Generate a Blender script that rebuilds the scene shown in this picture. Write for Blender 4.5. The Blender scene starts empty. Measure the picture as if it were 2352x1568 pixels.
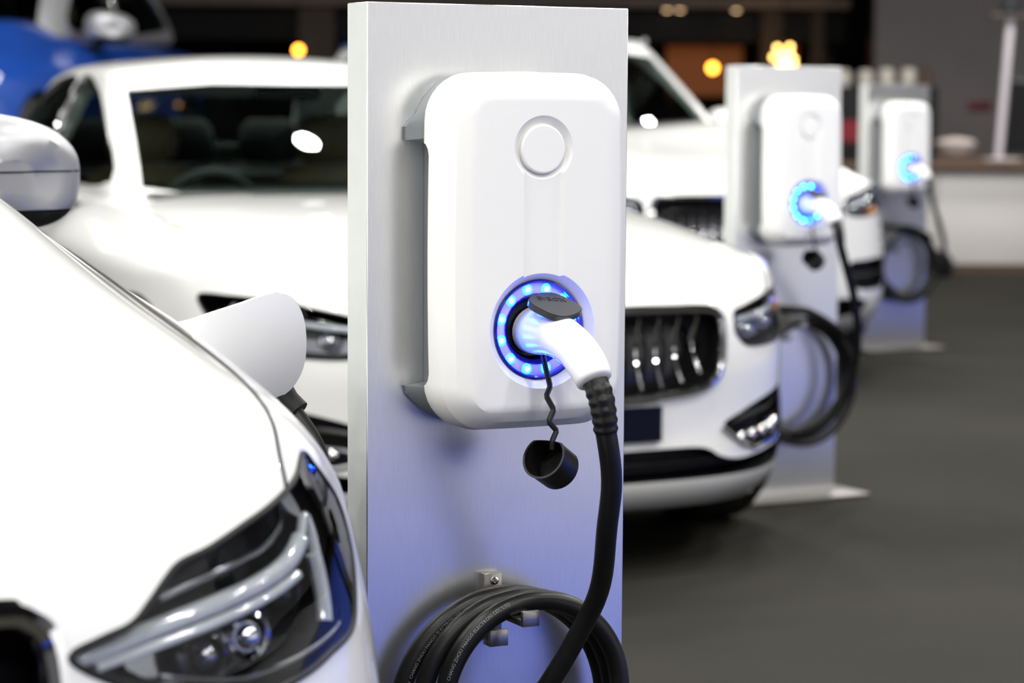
import bpy, bmesh, math, random
from mathutils import Vector, Matrix
from mathutils.bvhtree import BVHTree
from mathutils.geometry import intersect_point_line

random.seed(7)
SC = bpy.context.scene
COL = SC.collection
PI = math.pi
R = math.radians

# ------------------------------------------------------------------ camera
FPX = 5650.0                                   # focal length for a 2352 px wide frame
cam_d = bpy.data.cameras.new('camera')
cam = bpy.data.objects.new('camera', cam_d)
COL.objects.link(cam)
cam_d.sensor_width = 36.0
cam_d.lens = FPX / 2352.0 * 36.0
cam_d.clip_end = 200.0
pitch, roll = math.atan(534 / FPX), R(.35)
fw = Vector((0, math.cos(pitch), -math.sin(pitch)))
up0 = Vector((0, math.sin(pitch), math.cos(pitch)))
rt = math.cos(roll) * Vector((1, 0, 0)) + math.sin(roll) * up0
up = -math.sin(roll) * Vector((1, 0, 0)) + math.cos(roll) * up0
m = Matrix((rt, up, -fw)).transposed().to_4x4()
m.translation = Vector((0, 0, 1.24))
cam.matrix_world = m
cam_d.dof.use_dof = True
cam_d.dof.focus_distance = 3.28
cam_d.dof.aperture_fstop = 4.3
SC.camera = cam

# ------------------------------------------------------------------ view, world, lights
vs = SC.view_settings
vs.view_transform = 'Standard'
vs.look = 'None'
vs.gamma = 1.0
vs.use_curve_mapping = False
vs.exposure = 0.48
SC.cycles.use_denoising = True
SC.cycles.max_bounces = 7
SC.cycles.diffuse_bounces = 3
SC.cycles.glossy_bounces = 4
SC.cycles.use_adaptive_sampling = True
SC.cycles.adaptive_threshold = .02
SC.cycles.adaptive_min_samples = 12
SC.cycles.transparent_max_bounces = 16
SC.cycles.caustics_reflective = False
SC.cycles.caustics_refractive = False
SC.cycles.sample_clamp_indirect = 6.0
w = bpy.data.worlds.new('hall_air')
SC.world = w
w.use_nodes = True
w.node_tree.nodes['Background'].inputs[0].default_value = (.02, .02, .024, 1)
w.node_tree.nodes['Background'].inputs[1].default_value = 1.0


def area(name, loc, size, power, color=(1, 1, 1), rot=(0, 0, 0), shape='RECTANGLE', sy=None, spread=180):
    d = bpy.data.lights.new(name, 'AREA')
    d.shape = shape
    d.size = size
    if sy:
        d.size_y = sy
    d.energy = power
    d.color = color
    d.spread = R(spread)
    o = bpy.data.objects.new(name, d)
    o.location = loc
    o.rotation_euler = rot
    COL.objects.link(o)
    return o


WARM = (1.0, .985, .94)
# rows of round overhead lamps on the stand's lighting truss
k_ = 0
for ry in range(8):
    for rx in range(5):
        k_ += 1
        lx = -4.6 + rx * 2.2 + .35 * ry + (.3 if ry % 2 else -.2)
        ly = -.6 + ry * 2.1 + .25 * ((rx * 7 + ry * 3) % 4 - 1.5)
        area('truss_lamp', (lx, ly, 4.5 + .12 * ((k_ * 5) % 3)), .24, 36, WARM, shape='DISK')
# front wash lamps on the truss behind the visitor
for lx, ly, lz, p, rx, rz in ((.7, -2.6, 3.5, 13, 50, 12), (1.7, -2.4, 3.5, 15, 52, 22), (2.7, -2.0, 3.6, 15, 52, 32), (3.6, -1.4, 3.6, 13, 52, 42),
                              (-1.2, -2.6, 3.9, 12, 46, -14), (-2.4, -2.3, 3.9, 12, 46, -28)):
    area('front_lamp', (lx, ly, lz), .30, p, (1, .99, .97), (R(rx), 0, R(rz)), shape='DISK')
# side lamps added as fill for the sedan's left-hand flank
for ly in (3.5, 6.5, 9.5):
    area('side_fill_lamp', (-5.6, ly, 3.7), .30, 38, WARM, (R(0), R(-52), 0), shape='DISK')
# the far counter has its own down light
area('counter_light', (3.9, 18.2, 3.4), 1.6, 60, (1, .93, .88), (0, 0, 0), sy=.5)

# lamps added to brighten the unseen white bounce wall
for wy in (-9.5, -6.5, -3.5, -.5, 2.5):
    area('bounce_lamp', (7.0, wy, 3.3), 1.6, 48, (1, .99, .98), (R(0), R(-38), 0), sy=.4)

# ------------------------------------------------------------------ materials
MATS = {}


def mat(name, col=(.8, .8, .8), rough=.5, metal=0.0, coat=0.0, coat_rough=.03, emit=None, estr=0.0, spec=.5,
        noise=None, bump=None, trans=0.0, ior=1.5):
    """noise=(scale, amount) colour variation, bump=(scale, strength) fine relief"""
    if name in MATS:
        return MATS[name]
    M = bpy.data.materials.new(name)
    M.use_nodes = True
    nt = M.node_tree
    b = nt.nodes['Principled BSDF']
    b.inputs['Base Color'].default_value = (*col, 1)
    b.inputs['Roughness'].default_value = rough
    b.inputs['Metallic'].default_value = metal
    b.inputs['Coat Weight'].default_value = coat
    b.inputs['Coat Roughness'].default_value = coat_rough
    b.inputs['Specular IOR Level'].default_value = spec
    b.inputs['Transmission Weight'].default_value = trans
    b.inputs['IOR'].default_value = ior
    if emit:
        b.inputs['Emission Color'].default_value = (*emit, 1)
        b.inputs['Emission Strength'].default_value = estr
    tc = nt.nodes.new('ShaderNodeTexCoord')
    n = nt.nodes.new('ShaderNodeTexNoise')
    n.inputs['Scale'].default_value = (noise or bump or (40, 0))[0]
    n.inputs['Detail'].default_value = 3
    nt.links.new(tc.outputs['Object'], n.inputs['Vector'])
    amt = noise[1] if noise else .015
    mx = nt.nodes.new('ShaderNodeMix')
    mx.data_type = 'RGBA'
    mx.inputs['A'].default_value = (*[max(0, c * (1 - amt)) for c in col], 1)
    mx.inputs['B'].default_value = (*[min(1, c * (1 + amt)) for c in col], 1)
    nt.links.new(n.outputs['Fac'], mx.inputs['Factor'])
    nt.links.new(mx.outputs['Result'], b.inputs['Base Color'])
    if bump:
        bp = nt.nodes.new('ShaderNodeBump')
        bp.inputs['Strength'].default_value = bump[1]
        bp.inputs['Distance'].default_value = .002
        nt.links.new(n.outputs['Fac'], bp.inputs['Height'])
        nt.links.new(bp.outputs['Normal'], b.inputs['Normal'])
    MATS[name] = M
    return M


def glass(name, tint, ior=1.45, rough=0.0):
    """thin sheet glass: clear tinted sheet with a mirror-like surface"""
    if name in MATS:
        return MATS[name]
    M = bpy.data.materials.new(name)
    M.use_nodes = True
    nt = M.node_tree
    nt.nodes.remove(nt.nodes['Principled BSDF'])
    out = nt.nodes['Material Output']
    t = nt.nodes.new('ShaderNodeBsdfTransparent')
    t.inputs[0].default_value = (*tint, 1)
    g = nt.nodes.new('ShaderNodeBsdfGlossy')
    g.inputs['Roughness'].default_value = rough
    f = nt.nodes.new('ShaderNodeFresnel')
    f.inputs['IOR'].default_value = ior
    mx = nt.nodes.new('ShaderNodeMixShader')
    ge = nt.nodes.new('ShaderNodeNewGeometry')
    sub = nt.nodes.new('ShaderNodeMath')
    sub.operation = 'SUBTRACT'
    sub.inputs[0].default_value = 1.0
    nt.links.new(ge.outputs['Backfacing'], sub.inputs[1])
    mu = nt.nodes.new('ShaderNodeMath')
    mu.operation = 'MULTIPLY'
    nt.links.new(f.outputs[0], mu.inputs[0])
    nt.links.new(sub.outputs[0], mu.inputs[1])
    nt.links.new(mu.outputs[0], mx.inputs[0])
    nt.links.new(t.outputs[0], mx.inputs[1])
    nt.links.new(g.outputs[0], mx.inputs[2])
    nt.links.new(mx.outputs[0], out.inputs[0])
    MATS[name] = M
    return M


def brushed(name, col, rough, metal, streak):
    """sheet metal with fine vertical brushing"""
    M = bpy.data.materials.new(name)
    M.use_nodes = True
    nt = M.node_tree
    b = nt.nodes['Principled BSDF']
    b.inputs['Metallic'].default_value = metal
    tc = nt.nodes.new('ShaderNodeTexCoord')
    mp = nt.nodes.new('ShaderNodeMapping')
    mp.inputs['Scale'].default_value = (950, 950, 28)
    n = nt.nodes.new('ShaderNodeTexNoise')
    n.inputs['Scale'].default_value = 1.0
    n.inputs['Detail'].default_value = 4
    nt.links.new(tc.outputs['Object'], mp.inputs[0])
    nt.links.new(mp.outputs[0], n.inputs['Vector'])
    mx = nt.nodes.new('ShaderNodeMix')
    mx.data_type = 'RGBA'
    mx.inputs['A'].default_value = (*[c * (1 - streak) for c in col], 1)
    mx.inputs['B'].default_value = (*[min(1, c * (1 + streak)) for c in col], 1)
    nt.links.new(n.outputs['Fac'], mx.inputs['Factor'])
    nt.links.new(mx.outputs['Result'], b.inputs['Base Color'])
    b.inputs['Roughness'].default_value = rough
    bp = nt.nodes.new('ShaderNodeBump')
    bp.inputs['Strength'].default_value = .10
    bp.inputs['Distance'].default_value = .0003
    nt.links.new(n.outputs['Fac'], bp.inputs['Height'])
    nt.links.new(bp.outputs['Normal'], b.inputs['Normal'])
    MATS[name] = M
    return M


PAINT = mat('white_car_paint', (.80, .80, .79), .35, coat=1.0, coat_rough=.02, noise=(300, .01))
BLUEPAINT = mat('blue_car_paint', (.012, .075, .42), .35, metal=.35, coat=1.0, coat_rough=.03, noise=(400, .2))
BLACK = mat('black_gloss_plastic', (.006, .006, .007), .18, noise=(80, .2))
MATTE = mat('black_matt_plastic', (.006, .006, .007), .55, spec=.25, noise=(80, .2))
RUBBER = mat('tyre_rubber', (.010, .010, .010), .7, noise=(60, .3))
CHROME = mat('chrome', (.82, .82, .84), .07, metal=1.0)
DCHROME = mat('dark_chrome', (.30, .30, .33), .12, metal=1.0)
SILVER = mat('silver_paint', (.34, .34, .36), .42, metal=.55, coat=.25, coat_rough=.25, noise=(500, .06))
GLASS = glass('windscreen_glass', (.80, .86, .84), 1.5)
SIDEGLASS = glass('side_window_glass', (.60, .64, .62), 1.5)
LENS = glass('clear_lamp_cover', (.95, .96, .97), 1.3)
FROST = mat('frosted_light_guide', (.62, .64, .68), .12, coat=1.0, trans=.35, noise=(60, .15))
AMBER = mat('amber_reflector', (.85, .30, .02), .2, coat=1.0)
TAN = mat('tan_leather', (.14, .10, .055), .5, noise=(90, .2), bump=(300, .2))
DARKTRIM = mat('dark_cabin_trim', (.012, .012, .012), .6, noise=(60, .2))
CREAM = mat('cream_cabin_trim', (.48, .42, .20), .6, noise=(60, .2))
NAVY = mat('navy_number_plate', (.002, .003, .010), .4, spec=.15, noise=(60, .1))
MIRROR = mat('mirror_glass', (.9, .9, .9), .02, metal=1.0)
WHEEL = mat('alloy_wheel', (.45, .45, .47), .25, metal=.9, noise=(60, .1))
PANEL = brushed('brushed_aluminium', (.80, .805, .81), .28, .95, .10)
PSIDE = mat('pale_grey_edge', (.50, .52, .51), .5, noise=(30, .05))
CASE = mat('white_charger_plastic', (.81, .805, .785), .42, spec=.35, noise=(200, .01))
BACKCASE = mat('grey_charger_back', (.20, .22, .235), .38, noise=(60, .06))
RINGM = mat('translucent_light_ring', (.50, .50, .95), .2, coat=1.0, emit=(.10, .10, 1.0), estr=.55)
LED = mat('blue_led', (.1, .6, 1), .2, emit=(.004, .11, 1.0), estr=40.0)
_nt = LED.node_tree
_tc = _nt.nodes.new('ShaderNodeTexCoord')
_mp = _nt.nodes.new('ShaderNodeMapping')
_mp.inputs['Scale'].default_value = (1, 0, 1)
_ln = _nt.nodes.new('ShaderNodeVectorMath')
_ln.operation = 'LENGTH'
_mr = _nt.nodes.new('ShaderNodeMapRange')
_mr.inputs['From Max'].default_value = .0074
_cr = _nt.nodes.new('ShaderNodeValToRGB')
_cr.color_ramp.elements[0].color = (.035, .20, 1.0, 1)
_cr.color_ramp.elements[0].position = .15
_cr.color_ramp.elements[1].color = (.001, .035, 1.0, 1)
_cr.color_ramp.elements[1].position = 1.0
_e = _cr.color_ramp.elements.new(.62)
_e.color = (.003, .10, 1.0, 1)
_nt.links.new(_tc.outputs['Object'], _mp.inputs[0])
_nt.links.new(_mp.outputs[0], _ln.inputs[0])
_nt.links.new(_ln.outputs['Value'], _mr.inputs['Value'])
_nt.links.new(_mr.outputs[0], _cr.inputs[0])
_nt.links.new(_cr.outputs[0], _nt.nodes['Principled BSDF'].inputs['Emission Color'])
RIM = mat('led_tinted_rim', (.008, .008, .30), .14, coat=1.0)  # blue LED light on the dark rim put into its base colour
SOCKET = mat('socket_black', (.006, .007, .02), .3, noise=(60, .2))
PLUGW = mat('white_plug_plastic', (.82, .82, .83), .3, coat=.3, noise=(100, .01))
CABLE = mat('black_cable_sheath', (.008, .008, .008), .34, spec=.28, noise=(90, .25))
LIDM = mat('charcoal_lid_plastic', (.035, .036, .042), .34, noise=(120, .1))
LIDTXT = mat('charcoal_lettering', (.016, .016, .02), .45, noise=(120, .1))
STEEL = mat('satin_steel', (.42, .40, .36), .3, metal=1.0, noise=(120, .1), bump=(500, .15))
PRINT = mat('pale_cable_print', (.20, .21, .22), .6)


def floor_mat(name, c1, c2, scale):
    M = bpy.data.materials.new(name)
    M.use_nodes = True
    nt = M.node_tree
    b = nt.nodes['Principled BSDF']
    b.inputs['Roughness'].default_value = .9
    b.inputs['Specular IOR Level'].default_value = .2
    tc = nt.nodes.new('ShaderNodeTexCoord')
    n = nt.nodes.new('ShaderNodeTexNoise')
    n.inputs['Scale'].default_value = scale
    n.inputs['Detail'].default_value = 6
    n2 = nt.nodes.new('ShaderNodeTexNoise')
    n2.inputs['Scale'].default_value = .9
    nt.links.new(tc.outputs['Object'], n.inputs['Vector'])
    nt.links.new(tc.outputs['Object'], n2.inputs['Vector'])
    ad = nt.nodes.new('ShaderNodeMath')
    ad.operation = 'MULTIPLY'
    nt.links.new(n.outputs['Fac'], ad.inputs[0])
    nt.links.new(n2.outputs['Fac'], ad.inputs[1])
    rp = nt.nodes.new('ShaderNodeValToRGB')
    rp.color_ramp.elements[0].position = .12
    rp.color_ramp.elements[0].color = (*c1, 1)
    rp.color_ramp.elements[1].position = .42
    rp.color_ramp.elements[1].color = (*c2, 1)
    nt.links.new(ad.outputs[0], rp.inputs[0])
    nt.links.new(rp.outputs[0], b.inputs['Base Color'])
    bp = nt.nodes.new('ShaderNodeBump')
    bp.inputs['Strength'].default_value = .4
    bp.inputs['Distance'].default_value = .003
    nt.links.new(n.outputs['Fac'], bp.inputs['Height'])
    nt.links.new(bp.outputs['Normal'], b.inputs['Normal'])
    return M


# ------------------------------------------------------------------ mesh helpers
def mesh_of(bm, name, smooth=True, angle=38):
    me = bpy.data.meshes.new(name)
    bm.to_mesh(me)
    bm.free()
    if smooth:
        me.polygons.foreach_set('use_smooth', [True] * len(me.polygons))
        me.set_sharp_from_angle(angle=R(angle))
    return me


def put(name, src, material, parent=None, smooth=True, angle=38):
    """link a bmesh or mesh as one object"""
    me = src if isinstance(src, bpy.types.Mesh) else mesh_of(src, name, smooth, angle)
    o = bpy.data.objects.new(name, me)
    if material is not None:
        idx = [0] * len(me.polygons)
        me.polygons.foreach_get('material_index', idx)
        me.materials.clear()
        for mm in (material if isinstance(material, (list, tuple)) else [material]):
            me.materials.append(mm)
        if isinstance(material, (list, tuple)):
            me.polygons.foreach_set('material_index', idx)
    COL.objects.link(o)
    if parent:
        o.parent = parent
    return o


def thing(name, label, cat, loc=(0, 0, 0), rz=0, group=None):
    o = bpy.data.objects.new(name, None)
    o.empty_display_size = .1
    COL.objects.link(o)
    o.location = loc
    o.rotation_euler = (0, 0, rz)
    return tag(o, label, cat, group)


def tag(o, label, cat, group=None):
    o['label'] = label
    o['category'] = cat
    if group:
        o['group'] = group
    return o


def structure(o, label=None):
    o['kind'] = 'structure'
    if label:
        o['label'] = label
    return o


def box(bm, x0, x1, y0, y1, z0, z1, bev=0, seg=2):
    vs_ = [bm.verts.new((x, y, z)) for z in (z0, z1) for y in (y0, y1) for x in (x0, x1)]
    fs = [bm.faces.new([vs_[i] for i in f]) for f in ((0, 2, 3, 1), (4, 5, 7, 6), (0, 1, 5, 4), (2, 6, 7, 3), (0, 4, 6, 2), (1, 3, 7, 5))]
    if bev:
        es = list({e for f in fs for e in f.edges})
        bmesh.ops.bevel(bm, geom=es, offset=bev, segments=seg, affect='EDGES', profile=.5)
    return bm


def boxm(*a, **k):
    return box(bmesh.new(), *a, **k)


def cr(pts, n=8, closed=False):
    """Catmull-Rom through the points"""
    P = [Vector(p) for p in pts]
    N = len(P)
    out = []
    for i in range(N if closed else N - 1):
        g = (lambda k: P[k % N]) if closed else (lambda k: P[min(max(k, 0), N - 1)])
        p0, p1, p2, p3 = g(i - 1), g(i), g(i + 1), g(i + 2)
        for q in range(n):
            t = q / n
            out.append(.5 * ((2 * p1) + (p2 - p0) * t + (2 * p0 - 5 * p1 + 4 * p2 - p3) * t * t + (3 * p1 - p0 - 3 * p2 + p3) * t ** 3))
    if not closed:
        out.append(P[-1].copy())
    return out


def frames(P, closed=False):
    n = len(P)
    T = []
    for i in range(n):
        a = P[(i - 1) % n] if (closed or i > 0) else P[0]
        b = P[(i + 1) % n] if (closed or i < n - 1) else P[-1]
        T.append((b - a).normalized())
    u = T[0].orthogonal().normalized()
    out = []
    for i in range(n):
        u = (u - T[i] * u.dot(T[i]))
        u = u.normalized() if u.length > 1e-6 else T[i].orthogonal().normalized()
        out.append((T[i], u.copy(), T[i].cross(u)))
    return out


def tube(bm, P, r, n=10, closed=False, sx=1.0, cap=True, up=None):
    """sweep a circle (or ellipse, sx) of radius r (number or list) along P"""
    P = [Vector(p) for p in P]
    fr = frames(P, closed)
    rings = []
    for i, (T, u, v) in enumerate(fr):
        if up is not None:
            v = T.cross(Vector(up)).normalized()
            u = v.cross(T)
        rr = r[i] if isinstance(r, (list, tuple)) else r
        rings.append([bm.verts.new(P[i] + u * (rr * math.cos(2 * PI * k / n)) + v * (rr * sx * math.sin(2 * PI * k / n))) for k in range(n)])
    m_ = len(rings)
    for i in range(m_ if closed else m_ - 1):
        a, b = rings[i], rings[(i + 1) % m_]
        for k in range(n):
            bm.faces.new((a[k], a[(k + 1) % n], b[(k + 1) % n], b[k]))
    if cap and not closed:
        bm.faces.new(rings[0][::-1])
        bm.faces.new(rings[-1])
    return bm


def lathe(bm, prof, n=24, axis='z', loc=(0, 0, 0), close=False, cap=True):
    """profile [(r, h)] turned about an axis through loc"""
    L = Vector(loc)
    rings = []
    for r_, h in prof:
        ring = []
        for k in range(n):
            c, s = math.cos(2 * PI * k / n) * r_, math.sin(2 * PI * k / n) * r_
            p = {'z': (c, s, h), 'y': (c, h, -s), 'x': (h, c, s)}[axis]
            ring.append(bm.verts.new(L + Vector(p)))
        rings.append(ring)
    for a, b in zip(rings[:-1], rings[1:]):
        for k in range(n):
            bm.faces.new((a[k], a[(k + 1) % n], b[(k + 1) % n], b[k]))
    if close:
        a, b = rings[-1], rings[0]
        for k in range(n):
            bm.faces.new((a[k], a[(k + 1) % n], b[(k + 1) % n], b[k]))
    elif cap:
        if prof[0][0] > 1e-5:
            bm.faces.new(rings[0][::-1])
        if prof[-1][0] > 1e-5:
            bm.faces.new(rings[-1])
    bmesh.ops.remove_doubles(bm, verts=bm.verts, dist=1e-6)
    bmesh.ops.recalc_face_normals(bm, faces=bm.faces)
    return bm


def prism(bm, poly, d0, d1, axis='y', mi=0):
    """extrude a 2D polygon along an axis; poly is (x,z) for y, (y,z) for x, (x,y) for z"""
    f = {'y': lambda p, d: (p[0], d, p[1]), 'x': lambda p, d: (d, p[0], p[1]), 'z': lambda p, d: (p[0], p[1], d)}[axis]
    a = [bm.verts.new(f(p, d0)) for p in poly]
    b = [bm.verts.new(f(p, d1)) for p in poly]
    n = len(poly)
    fs = [bm.faces.new(a), bm.faces.new(b[::-1])]
    for k in range(n):
        fs.append(bm.faces.new((a[k], b[k], b[(k + 1) % n], a[(k + 1) % n])))
    for q in fs:
        q.material_index = mi
    bmesh.ops.recalc_face_normals(bm, faces=fs)
    return bm


def loft(bm, rings, cap0=True, cap1=True):
    V = [[bm.verts.new(p) for p in r_] for r_ in rings]
    n = len(V[0])
    for a, b in zip(V[:-1], V[1:]):
        for k in range(n):
            bm.faces.new((a[k], a[(k + 1) % n], b[(k + 1) % n], b[k]))
    if cap0:
        bm.faces.new(V[0][::-1])
    if cap1:
        bm.faces.new(V[-1])
    bmesh.ops.recalc_face_normals(bm, faces=bm.faces)
    return bm


def interp(x, xs, ys):
    if x <= xs[0]:
        return ys[0]
    for a, b, c, d in zip(xs[:-1], xs[1:], ys[:-1], ys[1:]):
        if x <= b:
            return c + (d - c) * (x - a) / (b - a)
    return ys[-1]


def mirror_pts(P):
    return [(-p[0],) + tuple(p[1:]) for p in P]


def baked(o):
    dg = bpy.context.evaluated_depsgraph_get()
    me = bpy.data.meshes.new_from_object(o.evaluated_get(dg))
    return me


def with_subsurf(me, lv):
    o = bpy.data.objects.new('tmp', me)
    COL.objects.link(o)
    md = o.modifiers.new('s', 'SUBSURF')
    md.levels = md.render_levels = lv
    out = baked(o)
    bpy.data.objects.remove(o)
    return out


def boolean(me, cutters, op='DIFFERENCE'):
    """me minus closed bmeshes in cutters (each becomes one operand)"""
    o = bpy.data.objects.new('tmp', me)
    COL.objects.link(o)
    tmp = []
    for c in cutters:
        cm = c if isinstance(c, bpy.types.Mesh) else None
        if cm is None:
            cm = bpy.data.meshes.new('cut')
            c.to_mesh(cm)
            c.free()
            for mm in me.materials:
                cm.materials.append(mm)
        co = bpy.data.objects.new('cut', cm)
        COL.objects.link(co)
        tmp.append(co)
        md = o.modifiers.new('b', 'BOOLEAN')
        md.object = co
        md.operation = op
        md.solver = 'EXACT'
    out = baked(o)
    bpy.data.objects.remove(o)
    for t in tmp:
        bpy.data.objects.remove(t)
    out.polygons.foreach_set('use_smooth', [True] * len(out.polygons))
    out.set_sharp_from_angle(angle=R(32))
    return out


def bvh_of(me):
    return BVHTree.FromPolygons([v.co.copy() for v in me.vertices], [tuple(p.vertices) for p in me.polygons])


def on_surf(bvh, p, axis='y', off=0.0):
    """2D point projected on the body: from the front (y), the left (x) or above (z)"""
    if axis == 'y':
        o, d = Vector((p[0], -3, p[1])), Vector((0, 1, 0))
    elif axis == '-y':
        o, d = Vector((p[0], 9, p[1])), Vector((0, -1, 0))
    elif axis == 'x':
        o, d = Vector((3, p[0], p[1])), Vector((-1, 0, 0))
    elif axis == '-x':
        o, d = Vector((-3, p[0], p[1])), Vector((1, 0, 0))
    else:
        o, d = Vector((p[0], p[1], 4)), Vector((0, 0, -1))
    h, nrm, _, _ = bvh.ray_cast(o, d)
    if h is None:
        h, nrm, _, _ = bvh.find_nearest(o + d * (3.3 if axis == 'y' else 2.1))
    if nrm.dot(d) > 0:
        nrm = -nrm
    return h + nrm * off, nrm


def patch(poly, bvh, axis='y', off=.002, thick=.004, step=.03):
    """a sheet of the outline poly lying on the body surface, with thickness"""
    bm = bmesh.new()
    vs_ = [bm.verts.new((p[0], p[1], 0)) for p in poly]
    bm.faces.new(vs_)
    xs_ = [p[0] for p in poly]
    ys_ = [p[1] for p in poly]
    for ax, lo, hi in ((0, min(xs_), max(xs_)), (1, min(ys_), max(ys_))):
        k = 1
        while lo + k * step < hi - step * .3:
            co = [0, 0, 0]
            no = [0, 0, 0]
            co[ax] = lo + k * step
            no[ax] = 1
            bmesh.ops.bisect_plane(bm, geom=list(bm.verts) + list(bm.edges) + list(bm.faces), plane_co=co, plane_no=no)
            k += 1
    bm.verts.ensure_lookup_table()
    nr = {}
    for v in bm.verts:
        h, n_ = on_surf(bvh, (v.co.x, v.co.y), axis, off)
        nr[v] = n_
        v.co = h
    bm.normal_update()
    ret = bmesh.ops.extrude_face_region(bm, geom=list(bm.faces), use_keep_orig=True)
    new = [g for g in ret['geom'] if isinstance(g, bmesh.types.BMVert)]
    orig = {tuple(round(c, 6) for c in v.co): nr[v] for v in nr}
    for v in new:
        n_ = orig.get(tuple(round(c, 6) for c in v.co))
        if n_ is not None:
            v.co -= n_ * thick
    bmesh.ops.recalc_face_normals(bm, faces=bm.faces)
    return bm


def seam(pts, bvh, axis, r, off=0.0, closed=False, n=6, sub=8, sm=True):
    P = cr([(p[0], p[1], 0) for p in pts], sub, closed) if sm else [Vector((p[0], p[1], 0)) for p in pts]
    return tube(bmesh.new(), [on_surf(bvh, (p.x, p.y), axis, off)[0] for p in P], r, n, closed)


def curve2(pts, n=6):
    return [(p.x, p.y) for p in cr([(q[0], q[1], 0) for q in pts], n, True)]


# ------------------------------------------------------------------ the hall
FLOOR = floor_mat('grey_brown_carpet', (.012, .0113, .0085), (.025, .0233, .0178), 160)
BLUEC = floor_mat('blue_bounce_carpet', (.012, .036, .28), (.020, .056, .42), 160)
WALLD = mat('dark_hall_wall', (.010, .0085, .0075), .8, noise=(3, .4))
WALLG = mat('grey_stand_wall', (.26, .238, .24), .8, noise=(2, .12))
WALLW = mat('pale_stand_wall', (.66, .66, .67), .8, noise=(2, .06))
CEILM = mat('black_ceiling', (.012, .011, .010), .9, noise=(2, .3))
structure(put('floor', boxm(-16, 14, -14, 34, -.2, 0), FLOOR, smooth=False))
structure(put('ceiling', boxm(-16, 14, -14, 34, 7.0, 7.2), CEILM, smooth=False))
structure(put('wall_back', boxm(-16, 14, 33.8, 34, 0, 7), WALLD, smooth=False))
structure(put('wall_left', boxm(-16, -15.8, -14, 33.8, 0, 7), WALLD, smooth=False))
structure(put('wall_right', boxm(13.8, 14, -14, 33.8, 0, 7), WALLW, smooth=False))
structure(put('wall_front', boxm(-15.8, 13.8, -14, -13.8, 0, 7), WALLW, smooth=False))
structure(put('floor_bounce', prism(bmesh.new(), [(2.35, -5.5), (8.95, -5.5), (8.95, 11.0), (5.80, 11.0)], .0005, .02, 'z'), mat('pale_bounce_floor', (.34, .335, .345), .5, noise=(3, .08)), smooth=False))  # unseen pale floor added to lighten the panels' middle reflections
structure(put('wall_bounce', boxm(9.0, 9.2, -12, 4.5, 0, 3.6), WALLW, smooth=False))  # unseen white wall added for bright panel reflections and fill
aisle = prism(bmesh.new(), [(-.45, -5.5), (2.25, -5.5), (6.65, 15.5), (3.95, 15.5)], .0005, .006, 'z')  # out of view, added so the station panels reflect blue low down
tag(put('bounce_carpet', aisle, BLUEC, smooth=False), 'unseen bright blue carpet added to tint the station panels', 'carpet')

# ------------------------------------------------------------------ charging stations
PH = R(27)


def rrect(cx, cz, hw, hh, rad, y, n=8, bulge=0.0):
    P = []
    for sx, sz, a0 in ((1, 1, 0), (-1, 1, 90), (-1, -1, 180), (1, -1, 270)):
        for k in range(n + 1):
            a = R(a0 + 90 * k / n)
            x = sx * (hw - rad) + rad * math.cos(a)
            z = sz * (hh - rad) + rad * math.sin(a)
            P.append([x, z])
    # extra points on the long sides so they can bow
    out = []
    for i, p in enumerate(P):
        q = P[(i + 1) % len(P)]
        out.append(p)
        d = math.hypot(q[0] - p[0], q[1] - p[1])
        if d > rad * .5:
            for k in range(1, 6):
                out.append([p[0] + (q[0] - p[0]) * k / 6, p[1] + (q[1] - p[1]) * k / 6])
    res = []
    for x, z in out:
        b = bulge * (1 - (z / hh) ** 2) * (x / hw)
        res.append(Vector((cx + x + b, y, cz + z + .5 * bulge * (1 - (x / hw) ** 2) * (z / hh))))
    return res


BX, BZ, BHW, BHH = .003, 1.0515, .1335, .2345       # charger centre and half sizes, local to the panel
RZ = .950                                       # height of the socket centre
DZ = 1.188                                      # height of the round button


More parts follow.
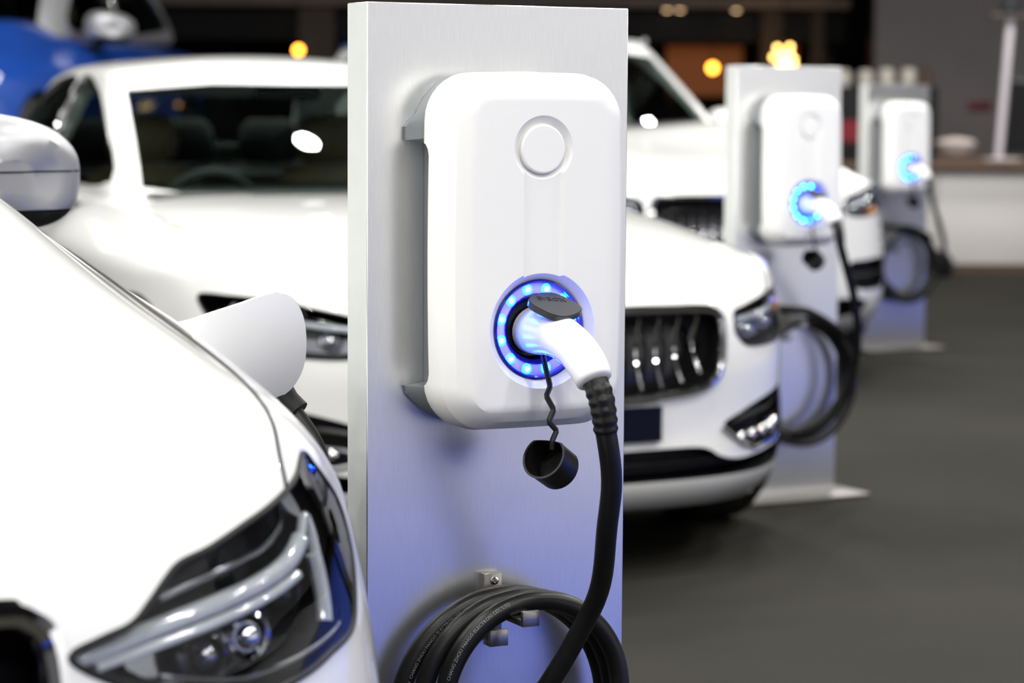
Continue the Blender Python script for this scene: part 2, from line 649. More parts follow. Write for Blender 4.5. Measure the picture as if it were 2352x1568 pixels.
def charger_case():
    """white front shell with dished ring seat, button recess and centre channel"""
    rings = [rrect(BX, BZ, BHW - .004, BHH - .002, .058, -.034, bulge=.003),
             rrect(BX, BZ, BHW, BHH, .060, -.040, bulge=.004),
             rrect(BX, BZ, BHW + .001, BHH, .060, -.070, bulge=.005),
             rrect(BX, BZ, BHW - .003, BHH - .003, .058, -.090, bulge=.005),
             rrect(BX, BZ, BHW - .016, BHH - .014, .046, -.108, bulge=.005),
             rrect(BX, BZ, BHW - .030, BHH - .0255, .030, -.1178, bulge=.004),
             rrect(BX, BZ, BHW - .0345, BHH - .0290, .022, -.1195, bulge=.003),
             rrect(BX, BZ, BHW - .040, BHH - .034, .018, -.1204, bulge=.002),
             rrect(BX, BZ, BHW - .043, BHH - .037, .017, -.1204, bulge=.002)]
    bm = loft(bmesh.new(), rings)
    me = mesh_of(bm, 'case')
    cuts = []
    # dish for the light ring: cone then cylinder
    cuts.append(lathe(bmesh.new(), [(.0785, -.1209), (.0795, -.14), (0, -.14)][::-1] + [(.0665, -.1085), (.0660, -.080), (0, -.080)], 64, 'y', (BX, 0, RZ)))
    # button recess
    cuts.append(lathe(bmesh.new(), [(0, -.14), (.0445, -.14), (.0440, -.1206), (.0340, -.1120), (0, -.1120)], 64, 'y', (BX, 0, DZ)))
    # centre channel
    ch = bmesh.new()
    prism(ch, [(BX - .0330, -.14), (BX + .0330, -.14), (BX + .0315, -.1206), (BX + .0255, -.1170), (BX - .0265, -.1170), (BX - .0290, -.1206)], 1.010, DZ - .028, 'z')
    cuts.append(ch)
    # the rear edge of the shell is cut back between the upper and lower ears
    zt, zl = BZ + BHH - .094, BZ - BHH + .060
    for sd in (1, -1):
        no = bmesh.new()
        prism(no, [(-.010, zt + .004), (-.034, zt + .004), (-.046, zt + .001), (-.054, zt - .005), (-.058, zt - .014), (-.058, zl + .014), (-.054, zl + .005), (-.046, zl - .001), (-.034, zl - .004), (-.010, zl - .004)],
              sd * (BHW - .030), sd * (BHW + .05), 'x')
        cuts.append(no)
    out = boolean(me, cuts)
    out.set_sharp_from_angle(angle=R(19))
    return out


def charger_back():
    """grey rear body: full width ears at top and bottom, narrow waist for winding cable"""
    hw, hw2 = BHW - .004, BHW - .016
    P = []
    t, b = BZ + BHH - .002, BZ - BHH + .002
    side = [(hw - .055, t), (hw - .030, t - .010), (hw - .010, t - .030), (hw + .002, t - .052), (hw + .012, t - .060), (hw + .018, t - .068),
            (hw + .018, t - .086), (hw2, t - .090), (hw2, b + .056), (hw + .018, b + .052), (hw + .015, b + .040), (hw - .005, b + .020), (hw - .030, b + .006), (hw - .055, b)]
    front = [(hw - .055, t), (hw - .028, t - .008), (hw - .010, t - .024), (hw - .002, t - .045), (hw, t - .055), (hw, t - .068),
             (hw, t - .083), (hw2 + .003, t - .090), (hw2 + .003, b + .056), (hw, b + .052), (hw - .001, b + .044), (hw - .012, b + .022), (hw - .030, b + .006), (hw - .055, b)]

    def ring(S, y):
        return [Vector((BX + x, y, z)) for x, z in S] + [Vector((BX - x, y, z)) for x, z in S[::-1]]
    return loft(bmesh.new(), [ring(side, -.0005), ring(side, -.008), ring(front, -.036)])


def text_mesh(body, size, ext=0.0):
    c = bpy.data.curves.new('t', 'FONT')
    c.body = body
    c.size = size
    c.resolution_u = 2
    c.extrude = ext
    o = bpy.data.objects.new('t', c)
    COL.objects.link(o)
    me = baked(o)
    bpy.data.objects.remove(o)
    return me


def hooks_mesh():
    """steel wall bracket with two forward arms that turn up at the end"""
    bm = bmesh.new()
    box(bm, -.0285, -.0005, -.013, -.0002, .516, .608, .0015)
    # lower short arm
    box(bm, -.0285, -.0005, -.028, -.012, .510, .518, .001)
    box(bm, -.0285, -.0005, -.033, -.027, .510, .533, .001)
    # upper long arm
    box(bm, -.0285, -.0035, -.124, -.012, .556, .565, .001)
    box(bm, -.0285, -.0035, -.130, -.123, .556, .577, .001)
    return bm


CASE_ME = BACK_ME = None


def station(loc, label, place):
    global CASE_ME, BACK_ME
    t = thing('charging_station', label, 'charging station', (loc[0], loc[1], 0), PH, 'charging stations in a receding row')
    p = boxm(-.197, .197, 0, .066, .012, 1.379, .0012, 1)
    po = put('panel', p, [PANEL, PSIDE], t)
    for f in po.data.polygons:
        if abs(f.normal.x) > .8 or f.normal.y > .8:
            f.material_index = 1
    put('base_plate', boxm(-.215, .27, -.10, .22, 0.0005, .012, .003), STEEL, t)
    if CASE_ME is None:
        CASE_ME = charger_case()
        BACK_ME = mesh_of(charger_back(), 'charger_back', angle=30)
    c = put('charger_housing', CASE_ME, CASE, t)
    put('rear_housing', BACK_ME, BACKCASE, c)
    # round button, slightly domed
    put('button', lathe(bmesh.new(), [(.0325, -.1122), (.0325, -.1178), (.0321, -.1190), (.0312, -.1197), (.0300, -.1200), (.0290, -.1200), (.0288, -.1200), (0, -.1200)], 48, 'y', (BX, 0, DZ)), CASE, c)
    # shallow print on the top bevel
    put('top_mark', prism(bmesh.new(), [(BX - .002 + .022 * math.cos(a * PI / 12), -.058 + .009 * math.sin(a * PI / 12)) for a in range(24)], BZ + BHH - .004, BZ + BHH + .0033, 'z'), CASE, c)
    # light ring
    put('ring_rim', lathe(bmesh.new(), [(.0664, -.1085), (.0664, -.1110), (.0640, -.1115), (.0618, -.1095), (.0618, -.098)], 64, 'y', (BX, 0, RZ), cap=False), RIM, c)
    ring = put('light_ring', lathe(bmesh.new(), [(.0618, -.0990), (.0616, -.1020), (.054, -.1032), (.0470, -.1020), (.0468, -.0990)], 64, 'y', (BX, 0, RZ), close=True), RINGM, c)
    led_me = mesh_of(lathe(bmesh.new(), [(.0076, -.1020), (.0070, -.1034), (.0046, -.1046), (0, -.1050)], 16, 'y'), 'led')
    for k in range(12):
        a = 2 * PI * (k + .5) / 12
        o = put('led', led_me, LED, ring)
        o.location = (BX + .0544 * math.cos(a), 0, RZ + .0544 * math.sin(a))
    put('socket', lathe(bmesh.new(), [(.0412, -.0975), (.0405, -.0960), (.0385, -.0900), (.0370, -.0885), (0, -.0885)], 48, 'y', (BX, 0, RZ), cap=False), SOCKET, c)
    put('socket_rim', lathe(bmesh.new(), [(.0474, -.0995), (.0474, -.1040), (.0464, -.1046), (.0440, -.1015), (.0412, -.0975)], 48, 'y', (BX, 0, RZ), cap=False), RIM, c)
    # cover lid, flipped up over the plug
    L = []
    for k in range(36):
        a = 2 * PI * k / 36
        r_ = .035 * (1 + .05 * math.cos(4 * a + .6))
        L.append((r_ * math.cos(a), r_ * .94 * math.sin(a)))
    bm = prism(bmesh.new(), L, -.0045, .0045, 'z')
    bmesh.ops.bevel(bm, geom=[e for e in bm.edges if len({round(v.co.z, 4) for v in e.verts}) == 1], offset=.0012, segments=2, affect='EDGES')
    lid = put('socket_lid', bm, LIDM, c)
    lid.location = (BX + .002, -.150, RZ + .0325)
    lid.rotation_euler = (R(24), R(5), R(-4))
    tm = text_mesh('EVBOX', .0130, .0004)
    to = put('lid_lettering', tm, LIDTXT, c, smooth=False)
    to.location = Vector((BX + .002, -.150, RZ + .0325)) + Matrix.Rotation(R(-4), 3, 'Z') @ Matrix.Rotation(R(5), 3, 'Y') @ (Matrix.Rotation(R(24), 3, 'X') @ Vector((-.0225, .0085, .0048)))
    to.rotation_euler = lid.rotation_euler
    # hook bracket with its two screws
    hk = put('hook_bracket', hooks_mesh(), STEEL, t)
    for z in (.5975, .5410):
        bm = lathe(bmesh.new(), [(.0058, -.0132), (.0055, -.0155), (.0030, -.0162), (.0028, -.0140), (0, -.0140)], 18, 'y', (-.0125, 0, z))
        put('screw', bm, CHROME, hk)
    return t


def bend_text(body, size, path, r, start, phi, name, parent, lift=.0003):
    """lettering laid along a cable: path is a list of points, phi the angle round it"""
    me = text_mesh(body, size)
    fr = frames(path)
    S = [0]
    for a, b in zip(path[:-1], path[1:]):
        S.append(S[-1] + (b - a).length)
    for v in me.vertices:
        s = start + v.co.x
        i = 0
        while i < len(S) - 2 and S[i + 1] < s:
            i += 1
        f = (s - S[i]) / max(1e-9, S[i + 1] - S[i])
        c = path[i].lerp(path[min(i + 1, len(path) - 1)], f)
        T = fr[i][0]
        out = Vector((.30, -1, 0))
        out = (out - T * out.dot(T)).normalized()
        sd = T.cross(out)
        a = phi + (v.co.y - size * .35) / r
        v.co = c + (out * math.cos(a) - sd * math.sin(a)) * (r + lift)
    return put(name, me, PRINT, parent, smooth=False)


CR_ = .0137                                      # cable radius


def charging_cable(loc, label, coil, text=False):
    t = thing('charging_cable', label, 'cable', (loc[0], loc[1], 0), PH, 'charging cables hanging on the stations')
    # plug: ring collar, waist and downward bent grip
    ax = cr([(BX, -.093, RZ - .002), (BX, -.125, RZ - .002), (BX + .001, -.165, RZ - .005), (BX + .002, -.205, RZ - .016), (BX + .003, -.238, RZ - .035), (BX + .004, -.258, RZ - .055)], 6)
    prof = [(0, .0325), (.12, .0325), (.20, .0322), (.24, .0308), (.36, .0295), (.50, .0275), (.65, .0262), (.80, .0260), (.92, .0248), (.97, .0235), (1, .0195)]
    rad = [interp(i / (len(ax) - 1), [p[0] for p in prof], [p[1] for p in prof]) for i in range(len(ax))]
    bm = tube(bmesh.new(), ax, rad, 28, sx=.92)
    pl = put('plug_handle', bm, PLUGW, t, angle=50)
    # finger beads under the grip
    bead = mesh_of(lathe(bmesh.new(), [(0, -.0022), (.0022, -.0012), (.0026, 0), (.0022, .0012), (0, .0022)], 10), 'bead')
    for k in range(6):
        o = put('grip_bead', bead, PLUGW, pl)
        f = .30 + k * .085
        i = int(f * (len(ax) - 1))
        c = ax[i]
        o.location = c + Vector((-.55 * rad[i], -.10 * rad[i], -.80 * rad[i]))
    # ribbed strain relief
    end = ax[-1]
    d = (ax[-1] - ax[-2]).normalized()
    sr = [end - d * .004]
    path = cr([end, end + Vector((.003, -.010, -.020)), end + Vector((.006, -.014, -.044)), end + Vector((.009, -.013, -.064))], 8)
    rr = []
    for i in range(len(path)):
        f = i / (len(path) - 1)
        base = .0168 - .0022 * f
        rr.append(base + (.0013 if (i % 4 in (1, 2) and f > .2) else 0))
    put('strain_relief', tube(bmesh.new(), path, rr, 22), CABLE, t, angle=60)
    top = path[-1]
    # drop, then the coil on the hook
    cx, cz, n_loop = coil['c'][0], coil['c'][1], coil['n']
    pts = [end, top] + [Vector(q) for q in coil['drop']] if 'drop' in coil else [end, top, Vector((.030, -.262, .767)), Vector((.036, -.240, .70)), Vector((.050, -.200, .62)), Vector((.044, -.165, .56)),
           Vector((.010, -.130, .475)), Vector((-.035, -.09, .39))]
    a0 = -115
    tot = 360 * n_loop - 20
    ns = int(18 * n_loop)
    for k in range(ns + 1):
        f = k / ns
        a = R(a0 - tot * f)
        ri = coil['r'] + coil['dr'] * f
        ox = coil['dx'] * f
        pts.append(Vector((cx + ox + ri * math.cos(a), coil.get('ys', (-.03, -.05))[0] + coil.get('ys', (-.03, -.05))[1] * f, cz + coil.get('dz', 0) * f + ri * 1.04 * math.sin(a))))
    last = pts[-1]
    pts += coil['tail'](last) if 'tail' in coil else []
    cp = cr(pts, 5)
    cb = put('cable', tube(bmesh.new(), cp, CR_, 14), CABLE, t, angle=60)
    if text:
        S = 0
        hits = []
        for i in range(1, len(cp)):
            if cp[i].x < cx - .10 and cp[i - 1].z < .43 <= cp[i].z:
                hits.append(i)
        for q, i in enumerate((hits[0], hits[-1])):
            sub = cp[max(0, i - 1):i + 60]
            bend_text('4x2.5mm2  450/750V  CHANG ZHOU PANGO ELECTRON CO., LTD', .0064, sub, CR_, .0, (.25, .75)[q], 'cable_print', cb)
    # protective cap dangling on its zigzag strap
    y = -.140
    zz = [(.003, .912), (.0035, .900), (.009, .876), (.001, .864), (.010, .846), (.000, .831), (.010, .819), (.002, .806), (.002, .795)]
    S = [Vector((x, y + .012 * math.cos(i * .4), z)) for i, (x, z) in enumerate(zz)]
    S[0] = Vector((.003, -.120, .921))
    bm = tube(bmesh.new(), [p for i in range(len(S) - 1) for p in (S[i].lerp(S[i + 1], .12), S[i].lerp(S[i + 1], .88))] + [S[-1]], .0048, 8, sx=.8)
    put('cap_strap', bm, CABLE, t)
    bm = lathe(bmesh.new(), [(0, .048), (.0255, .048), (.0292, .044), (.0300, .006), (.0312, .0), (.0282, .0), (.0272, .006), (.0268, .040), (0, .040)], 32)
    for v in bm.verts:                                        # flat on one side, like the plug face
        if v.co.y > .021:
            v.co.y = .021 + (v.co.y - .021) * .2
    cap = put('plug_cap', bm, CABLE, t, angle=30)
    axis = Vector((.74, .42, -.46)).normalized()
    cap.rotation_euler = axis.to_track_quat('Z', 'Y').to_euler()
    cap.location = (-.010, -.150, .786)
    return t


S1, S2, S3 = (-.017, 3.339), (.875, 7.83), (1.995, 12.81)
station(S1, 'nearest charging station, sharp, with brushed metal panel and white wall box', 'near')
station(S2, 'middle charging station of the row, beside the white sedan front', 'mid')
station(S3, 'farthest and smallest charging station of the row, before the white counter', 'far')
charging_cable(S1, 'black cable with white plug on the nearest charging station, coiled on its hook',
               dict(c=(-.014, .418), n=3, r=.158, dr=-.036, dx=.032, dz=.036, ys=(-.028, -.072), tail=lambda p: [Vector((.13, -.11, .22)), Vector((.03, -.14, .07)), Vector((-.07, -.145, .0165)), Vector((-.135, -.145, .0145))]), True)
charging_cable(S2, 'black cable with white plug hanging on the middle charging station',
               dict(c=(.02, .395), n=2.6, r=.165, dr=.03, dx=.02, dz=-.02, drop=[(.06, -.24, .76), (.12, -.20, .66), (.165, -.16, .55), (.185, -.12, .44), (.165, -.09, .34), (.10, -.07, .26), (.0, -.06, .22)], tail=lambda p: [Vector((.03, -.09, .605)), Vector((-.12, -.08, .625)), Vector((-.31, -.02, .70))]))
charging_cable(S3, 'dark cable with white plug hanging on the farthest charging station',
               dict(c=(.035, .455), n=2.6, r=.150, dr=.035, dx=.01, dz=-.02, drop=[(.06, -.24, .76), (.13, -.20, .66), (.19, -.16, .56), (.215, -.12, .46), (.19, -.09, .36), (.12, -.07, .30), (.02, -.06, .28)], tail=lambda p: [Vector((.03, -.09, .64)), Vector((-.2, -.16, .66)), Vector((-.70, -.36, .80))]))

# ------------------------------------------------------------------ cars
def bilin(tab, y, x):
    """tab: (list of x, {y: [z per x]})"""
    xs_, rows = tab
    ks = sorted(rows)
    if y <= ks[0]:
        return interp(x, xs_, rows[ks[0]])
    for a, b in zip(ks[:-1], ks[1:]):
        if y <= b:
            f = (y - a) / (b - a)
            return interp(x, xs_, rows[a]) * (1 - f) + interp(x, xs_, rows[b]) * f
    return interp(x, xs_, rows[ks[-1]])


def body_cage(sp):
    """closed cage of the lower body: front, top, sides, rear and underside in one box-like grid"""
    nx, ny = sp['nose']
    yn = lambda x: interp(abs(x), nx, ny)
    wd = lambda y: interp(y, ny, nx) if y < ny[-1] else interp(y, [ny[-1], 3.2, sp['L'] - .6, sp['L'] - .15], [nx[-1], nx[-1], nx[-1] * .985, nx[-1] * .90])
    xf = sp['xf']
    yc = yn(xf)
    half = sp['cols']
    S = [-s for s in half[:0:-1]] + half
    K = sp['krow']
    Y = [yc] + [y for y in sp['ysta'] if y > yc + .04]
    L = sp['L']
    NI, NJ, NK = len(Y), len(S), len(K)
    zb = lambda y: interp(y, [0, .5, .9, L - .6, L], sp['zb'])
    dyf = lambda k: interp(k, sp['dyk'][0], sp['dyk'][1])
    sxk = lambda k: interp(k, sp['sxk'][0], sp['sxk'][1])
    Z = lambda y, x: bilin(sp['ztab'], y, abs(x))
    verts, vid = [], {}

    def vtx(i, j, k):
        key = (i, j, k)
        if key in vid:
            return vid[key]
        s, kf = S[j], K[k]
        fade = max(0.0, 1 - (Y[i] - yc) / 1.1)
        x0 = s * xf
        x = s * (xf if i == 0 else wd(Y[i]))
        y = Y[i] + (yn(x0) - yc) * fade
        if i >= NI - 3:                                     # rear end bows forward at its corners
            y -= abs(s) ** 3 * .16 * (i - NI + 4) / 3
        zt = Z(y, x) if i > 0 else interp(abs(x), sp['zfront'][0], sp['zfront'][1])
        zbv = zb(y)
        if i == NI - 1:
            zt -= .05
        z = zbv + (zt - zbv) * kf
        if 0 < k < NK - 1 or k == 0:
            x *= sxk(kf) if abs(s) > .999 else (sxk(kf) if i in (0, NI - 1) else 1)
        if i == 0:
            y += dyf(kf)
        if i == NI - 1:
            y -= interp(kf, [0, .3, .7, 1], [.12, .0, .02, .10])
        vid[key] = len(verts)
        verts.append((x, y, z))
        return vid[key]
    F = []
    for j in range(NJ - 1):
        for k in range(NK - 1):
            F.append((vtx(0, j, k), vtx(0, j + 1, k), vtx(0, j + 1, k + 1), vtx(0, j, k + 1)))
            F.append((vtx(NI - 1, j, k), vtx(NI - 1, j, k + 1), vtx(NI - 1, j + 1, k + 1), vtx(NI - 1, j + 1, k)))
    for i in range(NI - 1):
        for j in range(NJ - 1):
            F.append((vtx(i, j, NK - 1), vtx(i, j + 1, NK - 1), vtx(i + 1, j + 1, NK - 1), vtx(i + 1, j, NK - 1)))
            F.append((vtx(i, j, 0), vtx(i + 1, j, 0), vtx(i + 1, j + 1, 0), vtx(i, j + 1, 0)))
        for k in range(NK - 1):
            F.append((vtx(i, 0, k), vtx(i, 0, k + 1), vtx(i + 1, 0, k + 1), vtx(i + 1, 0, k)))
            F.append((vtx(i, NJ - 1, k), vtx(i + 1, NJ - 1, k), vtx(i + 1, NJ - 1, k + 1), vtx(i, NJ - 1, k + 1)))
    me = bpy.data.meshes.new('body')
    me.from_pydata(verts, [], F)
    me.update()
    return me


def cabin_cage(g, inset=0.0, drop=0.0):
    """closed cage of the glasshouse"""
    S = [-1, -.8, -.45, 0, .45, .8, 1]
    K = [0, .25, .5, .75, .92, 1]
    Tn = [0, .12, .25, .4, .55, .7, .85, 1]
    wb, wr = g['wb'] - inset, g['wr'] - inset
    verts, vid = [], {}

    def vtx(i, j, k):
        key = (i, j, k)
        if key in vid:
            return vid[key]
        s, kf, t = S[j], K[k], Tn[i]
        yb0, yb1 = g['yb'][0] + g['bow'] * s * s + inset * 1.2, g['yb'][1] - .12 * s * s - inset * 1.2
        yt0, yt1 = g['yt'][0] + g['bow'] * .55 * s * s + inset * .8, g['yt'][1] - .10 * s * s - inset
        y0 = yb0 + (yt0 - yb0) * kf
        y1 = yb1 + (yt1 - yb1) * kf
        y = y0 + (y1 - y0) * t
        tb = min(1, max(0, (y - g['yb'][0]) / (g['yb'][1] - g['yb'][0])))
        w_ = (wb + (wr - wb) * kf ** 1.15) * (1 - .07 * max(0, tb - .55) / .45 - .03 * max(0, .25 - tb) / .25)
        zl = interp(y, g['zbelt'][0], g['zbelt'][1]) - drop
        zr = interp(y, g['zroof'][0], g['zroof'][1]) - g['crown'] * s * s - inset
        x = s * w_
        z = zl + (zr - zl) * (kf + .06 * math.sin(kf * PI))
        vid[key] = len(verts)
        verts.append((x, y, z))
        return vid[key]
    NI, NJ, NK = len(Tn), len(S), len(K)
    F = []
    for j in range(NJ - 1):
        for k in range(NK - 1):
            F.append((vtx(0, j, k), vtx(0, j + 1, k), vtx(0, j + 1, k + 1), vtx(0, j, k + 1)))
            F.append((vtx(NI - 1, j, k), vtx(NI - 1, j, k + 1), vtx(NI - 1, j + 1, k + 1), vtx(NI - 1, j + 1, k)))
    for i in range(NI - 1):
        for j in range(NJ - 1):
            F.append((vtx(i, j, NK - 1), vtx(i, j + 1, NK - 1), vtx(i + 1, j + 1, NK - 1), vtx(i + 1, j, NK - 1)))
            F.append((vtx(i, j, 0), vtx(i + 1, j, 0), vtx(i + 1, j + 1, 0), vtx(i, j + 1, 0)))
        for k in range(NK - 1):
            F.append((vtx(i, 0, k), vtx(i, 0, k + 1), vtx(i + 1, 0, k + 1), vtx(i + 1, 0, k)))
            F.append((vtx(i, NJ - 1, k), vtx(i + 1, NJ - 1, k), vtx(i + 1, NJ - 1, k + 1), vtx(i, NJ - 1, k + 1)))
    me = bpy.data.meshes.new('cabin')
    me.from_pydata(verts, [], F)
    me.update()
    return me


def wheel_parts(root, x, y, r, side):
    w_ = put('wheel', lathe(bmesh.new(), [(r * .62, -.10), (r * .93, -.11), (r, -.085), (r, .085), (r * .93, .11), (r * .64, .10), (r * .62, .02), (r * .62, -.10)], 40, 'x', cap=False), RUBBER, root)
    w_.location = (x, y, r)
    bm = lathe(bmesh.new(), [(r * .66, -.03 * side), (r * .66, .085 * side), (r * .61, .09 * side), (r * .59, .02 * side), (r * .2, .03 * side), (r * .15, .06 * side), (0, .06 * side)], 32, 'x')
    for k in range(5):
        a = 2 * PI * k / 5
        d = Vector((0, math.cos(a), math.sin(a)))
        e = Vector((0, -math.sin(a), math.cos(a)))
        tube(bm, [Vector((.06 * side, 0, 0)) + d * r * .14, Vector((.075 * side, 0, 0)) + d * r * .40 + e * .01, Vector((.078 * side, 0, 0)) + d * r * .62], [r * .10, r * .075, r * .09], 6)
    put('rim', bm, WHEEL, w_)


def mirror_parts(root, side, y, x, z, shell, s=1.0):
    """door mirror: shell, black lower shell, arm, glass"""
    X = lambda d: side * (x + d)
    rings = []
    for f, sc in ((-.012, .30), (-.008, .55), (.004, .76), (.025, .90), (.055, .975), (.09, 1.0), (.13, 1.0), (.15, .97), (.155, .93)):
        ring = []
        for k in range(56):
            a = 2 * PI * k / 56
            ca, sa = math.cos(a), math.sin(a)
            px = .128 * math.copysign(abs(ca) ** .70, ca)
            pz = .083 * math.copysign(abs(sa) ** .74, sa)
            u_ = (px / .128 + 1) / 2
            if pz > 0:
                pz *= 1.22 - .42 * u_ ** 1.6
            ring.append(Vector((side * (x + px * sc * s), y - .10 * s + f * s + .05 * s * u_ ** 2, z + (pz * sc - .004 * (1 - sc)) * s)))
        rings.append(ring)
    bm = loft(bmesh.new(), rings)
    me = mesh_of(bm, 'mirror')
    cut_hi = boxm(-3, 3, y - 1, y + 1, z - .052 * s, z + 1)
    lo = boolean(me.copy(), [cut_hi])
    cut_lo = boxm(-3, 3, y - 1, y + 1, z - 1, z - .050 * s)
    hi = boolean(me, [cut_lo])
    mo = put('door_mirror', hi, shell, root)
    put('mirror_base', lo, MATTE, mo)
    # seam line round the shell and the arm
    mb = bvh_of(hi)
    q = []
    for k in range(60):
        a = 2 * PI * k / 60
        o_ = Vector((side * x + .4 * math.cos(a), y - .02 + .4 * math.sin(a), z + .006 * s))
        h_ = mb.ray_cast(o_, Vector((-math.cos(a), -math.sin(a), 0)))[0]
        if h_:
            q.append(h_)
    put('mirror_seam', tube(bmesh.new(), q, .0016, 6, True), MATTE, mo)
    put('mirror_glass', boxm(side * x - .105 * s, side * x + .105 * s, y + .053 * s, y + .058 * s, z - .045 * s, z + .060 * s, .002), MIRROR, mo)
    P = [Vector((side * (x - .02), y - .02, z - .06 * s)), Vector((side * (x - .07), y + .0, z - .095 * s)), Vector((side * (x - .16), y + .02, z - .125 * s))]
    put('mirror_arm', tube(bmesh.new(), cr(P, 4), .030 * s, 12, sx=.7), MATTE, mo)
    return mo


def seat(root, x, y, zb, material):
    r_ = [rrect(0, 0, .23, .05, .04, 0)]
    bm = bmesh.new()
    P = []
    for dy, zz, hw in ((0, zb - .42, .22), (.02, zb - .2, .25), (.06, zb, .25), (.10, zb + .10, .20), (.11, zb + .13, .14)):
        ring = []
        for k in range(16):
            a = 2 * PI * k / 16
            ring.append(Vector((x + hw * math.copysign(abs(math.cos(a)) ** .6, math.cos(a)), y + dy + .06 * math.sin(a), zz)))
        P.append(ring)
    loft(bm, P)
    so = put('seat', bm, material, root)
    P = []
    for zz, hw, th in ((zb + .14, .09, .03), (zb + .16, .125, .045), (zb + .22, .135, .05), (zb + .29, .12, .045), (zb + .32, .08, .02)):
        P.append([Vector((x + hw * math.copysign(abs(math.cos(a)) ** .7, math.cos(a)), y + .13 + th * math.sin(a), zz)) for a in [2 * PI * k / 16 for k in range(16)]])
    put('headrest', loft(bmesh.new(), P), material, so)


def headlamp(root, poly, side, bvh, style):
    """lamp unit inside its pocket: housing, light guide, projectors, clear cover"""
    pl = [(p[0] * side, p[1]) for p in poly]
    # housing floor lies deep in the pocket
    hs = put('headlamp', patch(curve2(pl, 3), bvh, 'y', -.075, .004, .04), BLACK, root)
    cxm = sum(p[0] for p in poly) / len(poly)
    for kind, pts, r_, off, mt in style:
        P = cr([(p[0] * side, p[1], 0) for p in pts], 6) if len(pts) > 1 else [Vector((pts[0][0] * side, pts[0][1], 0))]
        if kind == 'bar':
            q = [on_surf(bvh, (p.x, p.y), 'y', off)[0] for p in P]
            put('light_guide', tube(bmesh.new(), q, r_, 10, sx=.8), mt, hs)
        elif kind == 'trim':
            q = [on_surf(bvh, (p.x, p.y), 'y', off)[0] for p in P]
            put('lamp_trim', tube(bmesh.new(), q, r_, 8), mt, hs)
        elif kind == 'fill':
            put('reflector', patch(curve2([(p[0] * side, p[1]) for p in pts], 3), bvh, 'y', off, .004, .04), mt, hs)
        elif kind == 'proj':
            c, n_ = on_surf(bvh, (P[0].x, P[0].y), 'y', off)
            bm = lathe(bmesh.new(), [(r_ * 1.25, -.03), (r_ * 1.25, .012), (r_ * 1.05, .015), (r_, .0), (r_ * .75, .012), (r_ * .4, .019), (0, .021)], 24)
            o = put('projector', bm, mt, hs)
            o.location = c
            o.rotation_euler = Vector((.15 * side, -1, .05)).to_track_quat('Z', 'Y').to_euler()
    put('lamp_cover', patch(curve2(pl, 4), bvh, 'y', .001, .003, .03), LENS, hs)
    q = [on_surf(bvh, p, 'y', .0)[0] for p in curve2(pl, 4)]
    put('lamp_seal', tube(bmesh.new(), q, .0035, 6, True), MATTE, hs)
    return hs


